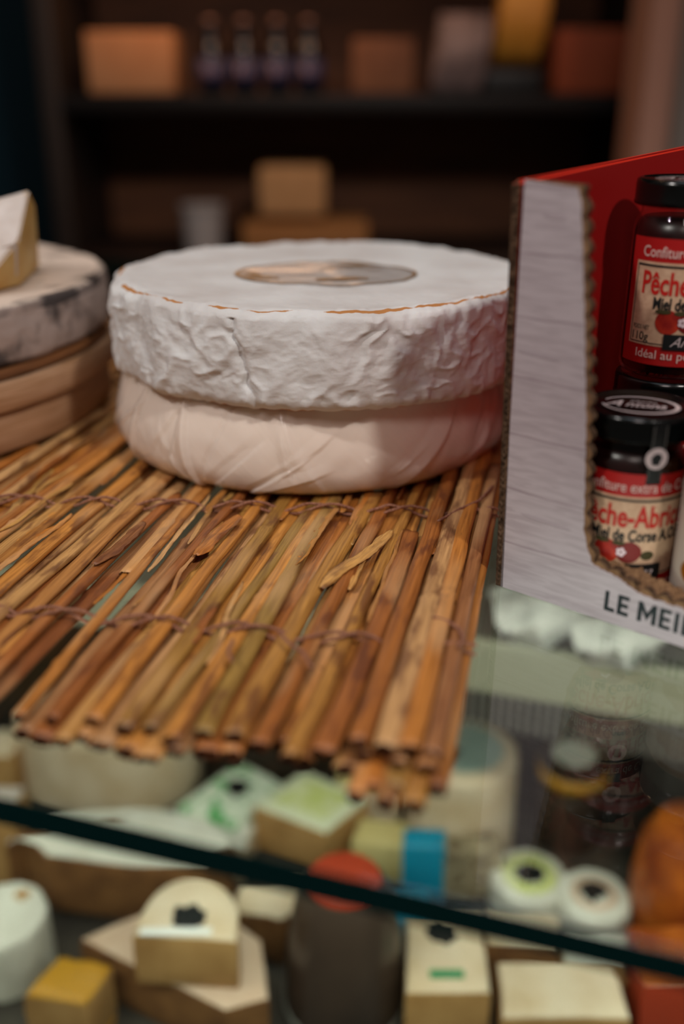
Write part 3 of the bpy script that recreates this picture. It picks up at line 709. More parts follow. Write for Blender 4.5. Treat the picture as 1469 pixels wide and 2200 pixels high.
lw.data.materials.append(M['red_outer']); lw['label'] = 'left side wall, deep red inside, lit orange-red painted outside'
rw = wall_panel('side_wall', TW - TH_, TW, .0053, TD, BH, BH + .010, 0, 0, -1)
for p in rw.data.polygons: p.material_index = 0
o = from_bm('back_wall', box_bm(TH_, TW - TH_, TD - TH_, TD, .0005, BH + .01, .0008), M['red'], tray)
o = from_bm('tray_floor', box_bm(TH_, TW - TH_, .0053, TD - TH_, .0005, .004), M['card'], tray)
# corrugated flutes along the cut end of the left wall
vs, fs = [], []; n = 420
for i in range(n + 1):
    z = .001 + (BH - .003) * i / n; d = .0005 * math.sin(2 * PI * z / .0030) - .0052 * z / BH
    for y in (-.0009, .0002): vs.append((.0012 + d, y, z)); vs.append((.0017 + d, y, z))
for i in range(n):
    a = i * 4
    fs += [(a, a + 1, a + 5, a + 4), (a, a + 4, a + 6, a + 2), (a + 1, a + 3, a + 7, a + 5)]
obj('flutes', vs, fs, M['cardedge'], lw, smooth=60)
for x_ in (.0002, .0040):
    pass
# LE MEIL... lettering
tv, tf = [], []
x = .0550
parts = []
for ch, x, wd in (('L', .0556, .0048), ('E', .0617, .0052), ('M', .0711, .0084), ('E', .0808, .0052), ('I', .0875, .0019), ('L', .0909, .0048), ('L', .0967, .0048)):
    v_, f_ = text2d(ch, .0096, wd, bold=.045)
    bx = lambda x0, x1, y0, y1: [Vector((x0, y0, 0)), Vector((x1, y0, 0)), Vector((x1, y1, 0)), Vector((x0, y1, 0))]
    hw, hh, st = wd / 2, .0096, .0018
    bars = {'L': [(-hw, -hw + st, 0, hh), (-hw + st, hw, 0, st)], 'I': [(-hw, hw, 0, hh)], 'E': [(-hw, -hw + st, 0, hh), (-hw + st, hw, 0, st), (-hw + st, hw - .0004, hh / 2 - st / 2, hh / 2 + st / 2), (-hw + st, hw, hh - st, hh)]}.get(ch)
    if bars: v_, f_ = merge([(bx(*b_), [(0, 1, 2, 3)]) for b_ in bars])
    if ch == 'M':
        hw, hh, st = wd / 2, .0096, .0019
        v_ = [Vector(q) for q in ((-hw, 0, 0), (-hw + st, 0, 0), (-hw + st, hh, 0), (-hw, hh, 0), (hw - st, 0, 0), (hw, 0, 0), (hw, hh, 0), (hw - st, hh, 0), (-hw + st, hh, 0), (0, hh * .12, 0), (0, hh * .50, 0), (-hw + st, hh * .62, 0), (hw - st, hh, 0), (hw - st, hh * .62, 0))]
        f_ = [(0, 1, 2, 3), (4, 5, 6, 7), (8, 11, 9, 10), (12, 10, 9, 13)]
    parts.append(([Vector((q.x + x + wd / 2, -.0002, q.y + .0064)) for q in v_], f_))
tv, tf = merge(parts); obj('lettering', tv, tf, M['teal_ink'], core, smooth=False)
# faint knot marks printed on the boards
for (u, z, L, hh) in ((.010, .1735, .011, .0016), (.0105, .041, .026, .0011), (.0035, .116, .02, .0008)):
    n = 24; v = []; f = []
    for i in range(n + 1):
        s = i / n; zz = z - .10 * (L * s) * .6; a = hh * math.sin(PI * s) ** .5 * (.5 + .9 * abs(noise.noise(Vector((s * 9, z * 300, 0)))))
        v += [(u + L * s, -.00015, zz - a), (u + L * s, -.00015, zz + a)]
    for i in range(n): f.append((2 * i, 2 * i + 1, 2 * i + 3, 2 * i + 2))
    obj('printed_knot', v, f, mat('knot_grey', srgb('aea3aa'), .6, .3), core, smooth=False)

# ------------------------------------------------------------------ jam jars
JR = .0235
def cyl_map(pts, r, a_off=0):
    out = []
    for p in pts:
        a = p[0] / JR + a_off; out.append((r * math.sin(a), -r * math.cos(a), p[1]))
    return out
def patch(x0, x1, y0, y1, r, n=40):
    v = []; f = []
    for i in range(n + 1):
        x = x0 + (x1 - x0) * i / n; v += [(x, y0), (x, y1)]
    for i in range(n): f.append((2 * i, 2 * i + 2, 2 * i + 3, 2 * i + 1))
    return cyl_map(v, r), f
def disc2(cx, cy, rx, ry, n=24): return [(cx + rx * math.cos(2 * PI * i / n), cy + ry * math.sin(2 * PI * i / n)) for i in range(n)]
def discm(cx, cy, rx, ry, r, n=24, a_off=0, rings=6):
    v = [(cx, cy)]; f = []
    for k in range(1, rings + 1): v += disc2(cx, cy, rx * k / rings, ry * k / rings, n)
    for i in range(n):
        j = (i + 1) % n; f.append((0, 1 + i, 1 + j))
        for k in range(rings - 1): a = 1 + k * n; f.append((a + i, a + n + i, a + n + j, a + j))
    return cyl_map(v, r, a_off), f
def wraptext(s, h, wd, cx, cy, r, bold=.0, shear=0, alt=None):
    v, f = text2d(s, h, wd, bold, shear); return cyl_map([(q.x + cx, q.y + cy) for q in v], r), f
jar_lid_prof = [(.001, .0775), (.0236, .0775), (.0244, .0780), (.0246, .0790), (.0243, .0797), (.0243, .0868), (.0240, .0884), (.0230, .0892), (.0216, .0893), (.0210, .0887), (.001, .0886)]
def make_jar(kind, label, loc, rz, group='jam jars in the cardboard tray', strip=24, lidrot=0):
    j = thing('jam_jar', label, 'jar', loc, rz, group)
    prof = [(.001, .0012), (.017, .0008), (.0205, .0), (.0226, .0012), (.0235, .004), (.0235, .066), (.0230, .0695), (.0215, .0725), (.0205, .0745), (.0205, .0772), (.0180, .0772)]
    v, f = lathe(prof, 96, caps=False); obj('glass_body', v, f, M['jar_glass'], j, smooth=50)
    v, f = lathe([(.001, .0022), (.0215, .0025), (.0225, .005), (.0225, .0655), (.0215, .069), (.0200, .0715), (.0190, .0722), (.001, .0722)], 72); obj('jam', v, f, M['jam'] if kind == 'red' else M['amber_jam'], j, smooth=50)
    def dl(a, r, z, k, v_):
        return v_ * (1 + (.006 * math.sin(a * 60) if 4 < k < 7 else 0)) if r > .02 else v_
    v, f = lathe(jar_lid_prof, 240); lid = obj('lid', v, f, M['blackgloss'], j, smooth=60); lid.rotation_euler = (0, 0, lidrot)
    # swoosh logo printed on the lid
    v = []; f = []; n = 90
    for i in range(n + 1):
        a = math.radians(158 - 330 * i / n); t = .0004 + .0006 * abs(math.sin((i / n) * PI)) 
        for s in (-1, 1): v.append(((.0160 + s * t) * math.cos(a), (.0122 + s * t * .9) * math.sin(a) - .001, .0889))
    for i in range(n): f.append((2 * i, 2 * i + 1, 2 * i + 3, 2 * i + 2))
    v2, f2 = text2d('ntona', .0052, .0175, .012, .35); v3, f3 = text2d('Charles', .0026, .0115, .004, .35); v4, f4 = text2d('A', .0088, .0085, .012, .6)
    vv, ff = merge([(v, f), ([(q.x + .0025, q.y - .0045, .0889) for q in v2], f2), ([(q.x + .0015, q.y + .0030, .0889) for q in v3], f3), ([(q.x - .0115, q.y - .0048, .0889) for q in v4], f4)])
    obj('lid_logo', vv, ff, M['silver'], lid, smooth=False)
    # black paper seal over lid side and shoulder, with round medallion
    sa = math.radians(strip)
    sv = []; sf = []; rows = [(.0251, .0890), (.0249, .0850), (.0247, .079), (.0243, .0765), (.0239, .072), (.02385, .060)]
    for r_, z_ in rows:
        for q in range(7): a = sa + (q / 6 - .5) * .28; sv.append((r_ * math.sin(a), -r_ * math.cos(a), z_))
    for i in range(len(rows) - 1):
        for q in range(6): a = i * 7 + q; sf.append((a, a + 1, a + 8, a + 7))
    seal = obj('paper_seal', sv, sf, M['black'], j)
    dots = []
    for q in (-.11, .11):
        for i in range(26):
            z_ = .0625 + i * .00095
            if .0700 < z_ < .0772 and False: continue
            a = sa + q; r_ = .02405 + .0010 * max(0, min(1, (z_ - .072) / .006)) ; dots.append(([(r_ * math.sin(a + dx), -r_ * math.cos(a + dx), z_ + dz) for dx, dz in ((-.008, -.0002), (.008, -.0002), (.008, .0002), (-.008, .0002))], [(0, 1, 2, 3)]))
    v, f = merge(dots); obj('dotted_border', v, f, M['grey'], seal, smooth=False)
    MZ = .0720
    def med(pts, dr): return [((.0243 + dr) * math.sin(sa + x / .024), -(.0243 + dr) * math.cos(sa + x / .024), MZ + y) for x, y in pts]
    obj('medallion', *(lambda q: ([(x_, y_, z_ + MZ) for x_, y_, z_ in q[0]], q[1]))(discm(0, 0, .0049 * JR / .0243, .0049, .0244, 32, sa)), M['silver'], seal, smooth=False)
    head = [(-.0016, -.0026), (.0012, -.0028), (.0014, -.0012), (.0022, .0), (.0018, .0016), (.0006, .0025), (-.0012, .0022), (-.0020, .0010), (-.0026, .0002), (-.0019, -.0006), (-.0022, -.0014)]
    obj('profile_emblem', med(head, .0004), [tuple(range(len(head)))], M['ink'], seal, smooth=False)
    # label
    lm = M['labelred'] if kind == 'red' else M['label_pale']
    v, f = patch(-.036, .036, .007, .0645, JR + .0003); lb = obj('paper_label', v, f, lm, j)
    if kind != 'red':
        v, f = patch(-.031, .031, .0165, .0535, JR + .0005); obj('label_panel', v, f, M['cream2'], lb)
        v, f = merge([discm(-.020 + q * .006, .026 + (q % 2) * .003, .005, .005, JR + .0007) for q in range(5)]); obj('printed_fruit', v, f, M['amber_jam'], lb, smooth=False)
        return j
    v, f = patch(-.0315, .0315, .0160, .0540, JR + .0005); obj('cream_panel', v, f, M['cream'], lb)
    v, f = merge([patch(-.0305, .0305, .0519, .0529, JR + .0007), patch(-.0305, .0305, .0169, .0173, JR + .0007), patch(-.0305, -.0301, .0169, .0529, JR + .0007, 2), patch(.0301, .0305, .0169, .0529, JR + .0007, 2)]); obj('border_line', v, f, M['ink'], lb, smooth=False)
    v, f = wraptext('Confiture extra de Corse', .0048, .056, 0, .0563, JR + .0007, .006); obj('upper_lettering', v, f, M['palepink'], lb, smooth=False)
    v, f = wraptext('Idéal au petit déjeuner', .0040, .052, 0, .0102, JR + .0007, .004); obj('lower_lettering', v, f, M['palepink'], lb, smooth=False)
    v, f = wraptext('Pêche-Abricot', .0100, .0530, 0, .0400, JR + .0008, .022); obj('title_lettering', v, f, M['titlered'], lb, smooth=False)
    v, f = merge([wraptext('Miel de Corse A.O.P', .0054, .042, .001, .0332, JR + .0008, .028), wraptext('POIDS NET', .0021, .0085, -.0248, .0232, JR + .0008, .01), wraptext('110g', .0038, .0085, -.0248, .0182, JR + .0008, .01)]); obj('black_lettering', v, f, M['ink'], lb, smooth=False)
    F1 = discm(-.0125, .0275, .0056, .0056, JR + .0007); F2 = discm(-.0030, .0277, .0054, .0050, JR + .0008)
    fr = obj('printed_peach', *F1, M['orange_fruit'], lb, smooth=False); obj('printed_apricot', *F2, M['dark_fruit'], lb, smooth=False)
    v, f = merge([discm(-.0150, .0322, .0036, .0010, JR + .0009), discm(-.0075, .0318, .0028, .0010, JR + .0009), discm(.0052, .0262, .0030, .0022, JR + .0006)]); obj('printed_leaf', v, f, M['leaf'], lb, smooth=False)
    v, f = merge([discm(-.0062 + .0013 * math.cos(q * 1.257), .0277 + .0014 * math.sin(q * 1.257), .0009, .0009, JR + .0010) for q in range(5)]); obj('printed_blossom', v, f, M['flower'], lb, smooth=False)
    v, f = patch(-.0135, .0120, .0150, .0222, JR + .0010); bdg = obj('black_badge', v, f, M['ink'], lb)
    v, f = wraptext('Antona', .0046, .019, -.001, .0166, JR + .0013, .0, .5); obj('script_lettering', v, f, M['silver'], lb, smooth=False)
    return j
M['amber_jam'] = mat('amber_jam', srgb('8a5210'), .3, .5); M['label_pale'] = mat('label_pale', srgb('a89a90'), .5, .4); M['cream2'] = mat('label_cream_grey', srgb('b8aca0'), .5, .4)
def face_cam(x, y): return -math.atan2(x, y)
for kind, lab_, x, y, z, st, tw in (
    ('red', 'jam jar with red peach label, black lid logo and seal, nearest in tray', .1315, .4150, .0040, 9, 14),
    ('red', 'jam jar standing highest in the tray, its red label cut by the frame', .1595, .4690, .0945, 70, 25),
    ('red', 'dark jam jar underneath the raised jar at the back of the tray', .1595, .4690, .0040, 70, 25),
    ('pale', 'jam jar with pale yellow-fruit label at the far right of the tray', .1700, .3860, .0040, 60, 10)):
    make_jar(kind, lab_, (x, y, z), face_cam(x, y) + math.radians(tw), strip=st, lidrot=-math.radians(tw))

# ------------------------------------------------------------------ cheeses and packs inside the case
M['c_cream'] = mat('cream_rind', srgb('e0cdb2'), .6, .35, col2=srgb('cdb492'), scale=25, bump=.2, bscale=80)
M['c_white'] = mat('white_bloom', srgb('e2dfd2'), .65, .35, col2=srgb('cfcaba'), scale=25, bump=.3, bscale=90)
M['c_brown'] = mat('brown_rind', srgb('8a6038'), .7, .3, col2=srgb('6a4628'), scale=40, bump=.4, bscale=120)
M['c_tan'] = mat('tan_paste', srgb('b98f5a'), .6, .3, col2=srgb('a67c4a'), scale=30)
M['c_yellow'] = mat('yellow_block', srgb('d9c78a'), .5, .4, col2=srgb('cdb878'), scale=20)
M['c_pale'] = mat('pale_print', srgb('dfe0c0'), .4, .4); M['c_lime'] = mat('lime_print', srgb('c9d070'), .4, .4, col2=srgb('dfe0b0'), scale=35)
M['c_green'] = mat('green_wrap', srgb('dfe6cf'), .35, .5, col2=srgb('4fa85a'), scale=45, contrast=(.52, .6)); M['c_blue'] = mat('blue_pack', srgb('1688a8'), .35, .5)
M['c_teal'] = mat('grey_blue_paper', srgb('9fb0a6'), .5, .4); M['c_dark'] = mat('dark_brown_jar', srgb('43352c'), .3, .5, col2=srgb('2c221c'), scale=10)
M['c_orange'] = mat('orange_glaze', srgb('b8601f'), .35, .5, col2=srgb('7c3212'), scale=30); M['c_amber'] = mat('amber', srgb('c08a20'), .4, .5)
M['c_red'] = mat('red_cap', srgb('a83a20'), .4, .5); M['c_speck'] = mat('speckled', srgb('b8a888'), .7, .3, col2=srgb('5e4a34'), scale=110)
M['c_pink'] = mat('pinkish_top', srgb('dcc0a8'), .6, .3, col2=srgb('cfae94'), scale=25); M['c_card'] = mat('pinkish_card', srgb('b8aaa0'), .6, .3)
M['c_greenink'] = mat('green_ink', srgb('2f8a5a'), .5, .3)
def base(px_, py_, z=DZ): return on_z(px_, py_, z)
def blotch(cx, cy, z, r, seed, m=None, parent=None, name='printed_mark', squash=1.0):
    m = m or M['ink']; n = 60
    v = [(cx + r * (1 + .55 * noise.noise(Vector((math.cos(2 * PI * i / n) * 2, math.sin(2 * PI * i / n) * 2, seed)))) * math.cos(2 * PI * i / n),
          cy + squash * r * (1 + .75 * noise.noise(Vector((math.cos(2 * PI * i / n) * 2.4, math.sin(2 * PI * i / n) * 2.4, seed + 9)))) * math.sin(2 * PI * i / n)) for i in range(n)]
    return from_bm(name, prism_bm(v, z, z + .0004), m, parent)
def piece(name, label, px_, py_, outl, h, mtop, mside, z=DZ, rz=0, bev=.004, cat='cheese', lump=.0015, taper=1.0):
    """cheese cut to outline outl (in image pixels at that depth, x right / y away), height h metres"""
    p, d = base(px_, py_, z); s = d / F; h *= 1.2 if z < -.3 else 1
    t = thing(name, label, cat, p, rz)
    pts = [(x * s, y * s) for x, y in outl]
    bm = prism_bm(pts, 0, h, min(bev, h * .3), 3, taper)
    bmesh.ops.triangulate(bm, faces=[f for f in bm.faces if len(f.verts) > 4])
    bmesh.ops.subdivide_edges(bm, edges=bm.edges[:], cuts=2, use_grid_fill=True)
    for v in bm.verts:
        if v.co.z > .002: v.co += Vector((noise.noise(v.co * 40), noise.noise(v.co * 40 + Vector((9, 9, 9))), noise.noise(v.co * 40 + Vector((5, 2, 1))))) * lump
    bm.normal_update()
    o = from_bm('cheese_body' if cat == 'cheese' else 'pack_body', bm, None, t, mats=[mtop, mside], smooth=35)
    for q in o.data.polygons: q.material_index = 0 if q.normal.z > .55 else 1
    return t, s
def arc(rx, ry, a0, a1, n=18, cx=0, cy=0): return [(cx + rx * math.cos(math.radians(a0 + (a1 - a0) * i / n)), cy + ry * math.sin(math.radians(a0 + (a1 - a0) * i / n))) for i in range(n + 1)]
def drum(name, label, px_, py_, r_px, h, mtop, mside, z=DZ, bev=.006, cat='cheese', prof=None, parts=True):
    p, d = base(px_, py_, z); s = d / F; r = r_px * s; h *= 1.2; t = thing(name, label, cat, p)
    prof = prof(r, h) if prof else [(.001, 0), (r - bev * .5, 0), (r, bev * .5)] + [(r, h * q / 6) for q in range(1, 6)] + [(r - bev + bev * math.cos(a), h - bev + bev * math.sin(a)) for a in (0, .4, .8, 1.2, 1.57)] + [(r * .6, h), (.001, h)]
    def dd(a, rr, zz, k, v): return v + Vector((math.cos(a), math.sin(a), 0)) * .0015 * noise.noise(Vector((math.cos(a) * 3, math.sin(a) * 3, zz * 30 + px_))) if rr > r * .8 else v
    v, f = lathe(prof, 72, dd); o = obj('cheese_body' if cat == 'cheese' else 'vessel', v, f, parent=t, mats=[mtop, mside], smooth=40)
    for q in o.data.polygons: q.material_index = 0 if q.normal.z > .6 and q.center.z > h * .7 else 1
    return t, s, r
GI = 'cheeses on the case deck'
# A beige piece, far left
piece('cheese_block', 'beige cheese block behind the glass edge at the left frame edge', -10, 1720, [(-70, -20), (60, -30), (70, 60), (-60, 70)], .06, M['c_cream'], M['c_tan'])
# B half wheel with dark strip and clear film
t, s = piece('half_cheese_wheel', 'big beige half wheel with a dark strip beneath the mat ends', 240, 1690, arc(190, 120, 180, 360, 24, 0, 20) + [(185, 150), (-185, 150)], .075, M['c_cream'], M['c_cream'], bev=.012)
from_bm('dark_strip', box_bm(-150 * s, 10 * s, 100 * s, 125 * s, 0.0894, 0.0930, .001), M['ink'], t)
from_bm('film_patch', box_bm(20 * s, 150 * s, 60 * s, 150 * s, 0.0894, 0.0918, .0006), film_mat('film_haze', srgb('d8d0c8'), .6, .6), t)
# C green patterned pack
t, s = piece('green_patterned_pack', 'white pack with green leaf pattern and black mark, left of the yellow block', 500, 1790, [(-110, -10), (10, -80), (110, 60), (10, 140)], .035, M['c_green'], M['c_green'], cat='pack', lump=.003)
blotch(10 * s, 40 * s, .0446, 26 * s, 4, parent=t)
piece('white_cheese_slab', 'flat white cheese slab behind the dark glass edge', 400, 1850, [(-190, -20), (130, -60), (150, 30), (-120, 80)], .03, M['c_white'], M['c_cream'])
# D square block with yellow label
t, s = piece('square_cheese_block', 'square cheese with a pale lime label under the hanging reed ends', 672, 1835, [(-125, 10), (30, -75), (120, 30), (-20, 130)], .05, M['c_pale'], M['c_tan'], lump=.0006)
v_ = [(-85, 18), (28, -38), (82, 32), (-15, 92)]
from_bm('lime_label', prism_bm([(x * s, y * s) for x, y in v_], .0602, .0613), M['c_lime'], t)
piece('yellow_cheese_cube', 'small plain yellow cheese cube right of the lime-labelled square', 815, 1880, [(-60, -15), (45, -35), (65, 40), (-40, 60)], .042, M['c_yellow'], M['c_yellow'], lump=.0005)
piece('pale_cheese_cube', 'pale cheese cube under the reed bundle', 790, 1775, [(-70, -15), (60, -30), (70, 40), (-60, 60)], .05, M['c_yellow'], M['c_cream'])
# F long white slab with brown side
piece('white_half_wheel', 'long white-topped half wheel with brown cut side, lower left', 265, 1955, [(-215, 55)] + [(-150, -5), (40, -40), (190, -30)] + arc(240, 110, 0, 180, 16, 0, 20), .060, M['c_white'], M['c_brown'], bev=.006)
# G white oval
t, s, r = drum('round_white_cheese', 'round white cheese with a small beige spot at the left frame edge', 25, 2080, 92, .055, M['c_white'], M['c_white'])
blotch(.012, .02, .0662, .007, 2, M['c_tan'], t, squash=.8)
piece('pink_card_box', 'small pinkish card box behind the white half wheel, left edge', 5, 1905, [(-70, -20), (60, -20), (60, 60), (-70, 60)], .085, M['c_card'], M['c_tan'], cat='pack', lump=.0004)
# I + H stacked pieces
tI, s = piece('large_cheese_wedge', 'large pinkish cheese wedge with brown side beneath the marked smaller piece', 370, 2200, [(-205, 90), (130, -90), (215, -60), (190, 90), (60, 190), (-40, 190)], .050, M['c_pink'], M['c_brown'], bev=.005)
tH, s = piece('marked_cheese_piece', 'cream cheese piece with black mark and painted white glint, atop the pinkish wedge', 405, 2095, [(-105, -25), (115, -40)] + arc(105, 130, 0, 180, 14, 5, 10), .045, M['c_cream'], M['c_tan'], z=DZ + .0615, bev=.004)
blotch(8 * s, 18 * s, .0546, 34 * s, 7, parent=tH)
from_bm('glint_strip', box_bm(-90 * s, 60 * s, -28 * s, -8 * s, 0.0534, 0.0554, .0008), mat('white_glint', srgb('f0f0ea'), .15, .8, coat=1), tH)  # white bar standing in for the glint on the wrapped front edge
piece('crumbly_cheese', 'cream crumbly cheese lump right of the marked piece', 590, 2035, [(-90, -20), (20, -50), (100, 10), (60, 70), (-70, 60)], .045, M['c_cream'], M['c_brown'], lump=.006)
# K dark jar
def kprof(r, h): return [(.001, 0), (r, 0), (r * 1.03, h * .08), (r, h * .12), (r * .99, h * .3), (r * .95, h * .55), (r * .86, h * .8), (r * .76, h * .92), (r * .64, h), (.001, h)]
t, s, r = drum('dark_brown_pot', 'dark brown tapering pot with a reddish top and silver band, bottom middle', 740, 2160, 125, .115, M['c_dark'], M['c_dark'], prof=kprof, cat='pot')
v, f = lathe([(r * .40, .1382), (r * .60, .1382), (r * .58, .142), (r * .34, .144), (.001, .144)], 48, caps=True); obj('red_cap', v, f, M['c_red'], t, smooth=50)
v, f = lathe([(r * 1.02, .012), (r * 1.045, .013), (r * 1.045, .017), (r * 1.02, .018)], 72, caps=False); obj('silver_band', v, f, M['steel'], t)
piece('round_of_bread', 'yellow-orange cheese chunk at the bottom left', 150, 2240, [(-80, -10), (60, -40), (90, 60), (-30, 90)], .05, M['c_amber'], M['c_tan'], lump=.004).__getitem__(0).name = 'orange_cheese_chunk'
# M blue packs
piece('blue_packet', 'bright blue packet standing right of the yellow cube', 905, 1960, [(-48, -20), (40, -25), (48, 30), (-40, 35)], .075, M['c_blue'], M['c_blue'], cat='pack', lump=.002)
piece('blue_carton', 'blue carton between the dark pot and the beige boxed cheese', 880, 2085, [(-40, -20), (40, -20), (40, 70), (-40, 70)], .055, M['c_blue'], M['c_blue'], cat='pack', lump=.001)
# N tall drum
t, s, r = drum('tall_cheese_drum', 'tall cream cheese drum with grey-blue top paper, right of the mat corner', 985, 1800, 112, .095, M['c_cream'], M['c_cream'])
v, f = lathe([(.001, .1142), (r * .72, .1142), (r * .72, .1152), (.001, .1152)], 48); obj('paper_disc', v, f, M['c_teal'], t, smooth=40)
blotch(-.026, -.010, .1155, .019, 11, parent=t)
piece('speckled_cheese', 'speckled brown and white cheese in front of the tall drum', 1010, 1925, [(-70, -20), (60, -20), (60, 50), (-70, 50)], .05, M['c_speck'], M['c_speck'], lump=.004)
# O jar with yellow band
def jprof(r, h): return [(.001, 0), (r * .96, 0), (r, .004), (r, h * .6), (r * .9, h * .68), (r * .9, h * .72), (r * .98, h * .74), (r * .98, h), (.001, h)]
t, s, r = drum('small_amber_jar', 'small dark jar with a yellow label band, right of the tall drum', 1215, 1790, 72, .085, M['c_dark'], M['c_dark'], prof=jprof, cat='jar')
v, f = lathe([(r * 1.0, .078), (r * 1.02, .078), (r * 1.02, .092), (r * .99, .092)], 60, caps=False); obj('yellow_band', v, f, M['c_amber'], t)
v, f = lathe([(.001, .1022), (r * .62, .1022), (r * .62, .1032), (.001, .1032)], 40); obj('lid_label', v, f, M['c_white'], t, smooth=40)
# P, Q small white packs
t, s, r = drum('yellow_ringed_cheese', 'small white cheese with yellow ring and black mark', 1130, 1950, 80, .035, M['c_white'], M['c_white'])
v, f = lathe([(r * .42, .0422), (r * .72, .0422), (r * .72, .0430), (r * .42, .0430)], 40, caps=False); obj('yellow_ring', v, f, M['c_lime'], t)
blotch(0, 0, .0424, r * .40, 3, parent=t)
t, s, r = drum('pink_marked_cheese', 'small white cheese with pinkish ring and dark mark', 1265, 2000, 78, .038, M['c_white'], M['c_white'])
v, f = lathe([(r * .42, .0458), (r * .62, .0458), (r * .62, .0465), (r * .42, .0465)], 40, caps=False); obj('pink_ring', v, f, M['c_pink'], t)
blotch(.0, .003, .0460, r * .40, 6, parent=t)
# R orange jar right
t, s, r = drum('orange_glazed_pot', 'large orange-brown glazed pot at the right frame edge', 1455, 2010, 112, .115, M['c_orange'], M['c_orange'], prof=lambda r, h: [(.001, 0), (r * .8, 0), (r, h * .25), (r * 1.02, h * .5), (r * .9, h * .8), (r * .7, h * .93), (.001, h)], cat='pot')
# S boxed cheese
t, s = piece('boxed_cheese', 'cream boxed cheese with black mark and green lettering at the bottom', 955, 2215, [(-92, -60), (80, -60), (88, 150), (-78, 150)], .060, M['c_cream'], M['c_tan'], cat='cheese', lump=.0006)
blotch(-6 * s, 95 * s, .0724, 34 * s, 13, parent=t, squash=.9); from_bm('green_strip', box_bm(-40 * s, 30 * s, -28 * s, -8 * s, 0.0722, 0.0732), M['c_greenink'], t)
piece('orange_rimmed_cheese', 'cream cheese with an orange rim below the glass edge', 1110, 2110, [(-80, -30), (70, -40), (85, 40), (-70, 60)], .050, M['c_cream'], M['c_brown'], lump=.003)
piece('white_cheese_piece', 'small white cheese piece right of the orange-rimmed one', 1265, 2150, [(-75, -20), (60, -30), (75, 40), (-55, 50)], .048, M['c_white'], M['c_tan'], lump=.004)
piece('flat_cream_cheese', 'flat cream cheese cut off by the bottom frame edge', 1190, 2245, [(-130, -60), (130, -60), (130, 80), (-120, 80)], .050, M['c_cream'], M['c_tan'], lump=.001)
piece('orange_wrapped_cheese', 'red-orange wrapped cheese in the bottom right corner', 1430, 2230, [(-80, -40), (90, -40), (90, 120), (-70, 120)], .065, M['c_orange'], M['c_red'], lump=.004, cat='cheese')
# dark crate between
piece('dark_crate', 'dark crate behind the small amber jar', 1330, 1700, [(-190, -30), (190, -50), (190, 60), (-190, 80)], .075, M['black'], M['black'], cat='crate', lump=.0003)
# X crumpled white wraps on the rear ledge
ledge_z = -.215
M['wrap_grey'] = mat('crumpled_wrap', srgb('c4c0b8'), .35, .5, col2=srgb('74746c'), scale=28, contrast=(.4, .62), bump=.8, bscale=60)
for nm, lb_, px_, py_, w_, h_, m_ in (('crumpled_white_pack', 'crumpled white pack on the grey ledge under the tray corner', 1160, 1378, 95, .055, 'c_white'), ('wrapped_white_cheese', 'white wrapped cheese on the grey ledge, right of the crumpled pack', 1335, 1418, 105, .05, 'c_white')):
    piece(nm, lb_, px_, py_, [(-w_, -20), (w_ * .8, -35), (w_, 40), (-w_ * .7, 60)], h_, M['wrap_grey'], M['wrap_grey'], z=ledge_z, lump=.022, bev=.01, cat='pack' if 'pack' in nm else 'cheese')

# ------------------------------------------------------------------ background shelving and goods
SY = 1.90
shelf = thing('shelving_unit', 'dark wooden shelving unit against the back wall', 'shelves', (0, SY, -1.0))
def sl(name, px0, px1, Y0, z0, z1, m, depth=.34):
    x0 = on_y(px0, 200, Y0)[0].x; x1 = on_y(px1, 200, Y0)[0].x
    return from_bm(name, box_bm(x0, x1, Y0 - SY, Y0 - SY + depth, z0 + 1, z1 + 1, .002), m, shelf)
xl = on_y(158, 500, SY)[0].x; xr = on_y(1352, 300, SY)[0].x
for nm, x0, x1, m in (('upright', xl - .035, xl, M['post']), ('upright', xr, xr + .03, M['shelf_black'])):
    from_bm(nm, box_bm(x0, x1, 0, .34, 0, 2.4, .002), m, shelf)
for z in (-.62, -.080, .205, .60, 1.0): from_bm('shelf', box_bm(xl, xr, 0, .34, z + 1 - .03 + .012, z + 1 + .012, .002), M['dark_wood'] if z != .205 else M['shelf_black'], shelf)
from_bm('back_board', box_bm(xl, xr, .34, .352, 0, 2.4), M['board'], shelf)
def sbox(name, label, cat, px0, px1, pyb, pyt, Y, m, depth=.12, tilt=0, bev=.004, zb=None, group=None):
    a = on_y((px0 + px1) / 2, pyb, Y)[0]; d = on_y((px0 + px1) / 2, pyb, Y)[1]; s = d / F
    wdt = (px1 - px0) * s; hh = on_y((px0 + px1) / 2, pyt, Y)[0].z - a.z
    z = zb if zb is not None else a.z
    o = from_bm(name, box_bm(-wdt / 2, wdt / 2, 0, depth, 0, hh, bev, 3), m, None)
    o.location = (a.x, Y, z); o.rotation_euler = (0, tilt, 0); tag(o, label, cat, group); return o
M['b_beige'] = mat('kraft_box', srgb('c08a60'), .7, .3, col2=srgb('b07850'), scale=12); M['b_brown'] = mat('brown_box', srgb('8a5c40'), .7, .3, col2=srgb('704630'), scale=14)
M['b_rust'] = mat('rust_box', srgb('8a4226'), .7, .3); M['b_yellow'] = mat('yellow_bag', srgb('e0a040'), .5, .4, col2=srgb('cc8c30'), scale=14)
M['b_bag'] = mat('white_bag', srgb('a08a86'), .6, .4, col2=srgb('5c4c4a'), scale=18); M['b_tub'] = mat('white_tub', srgb('aaa4a2'), .5, .4)
Z1 = .2175; Z2 = -.0675
sbox('kraft_box', 'tan kraft box at the left end of the upper shelf', 'box', 190, 375, 190, 55, SY + .03, M['b_beige'], zb=Z1)
sbox('brown_box', 'brown box on the upper shelf right of the bottles', 'box', 757, 887, 188, 68, SY + .03, M['b_brown'], zb=Z1)
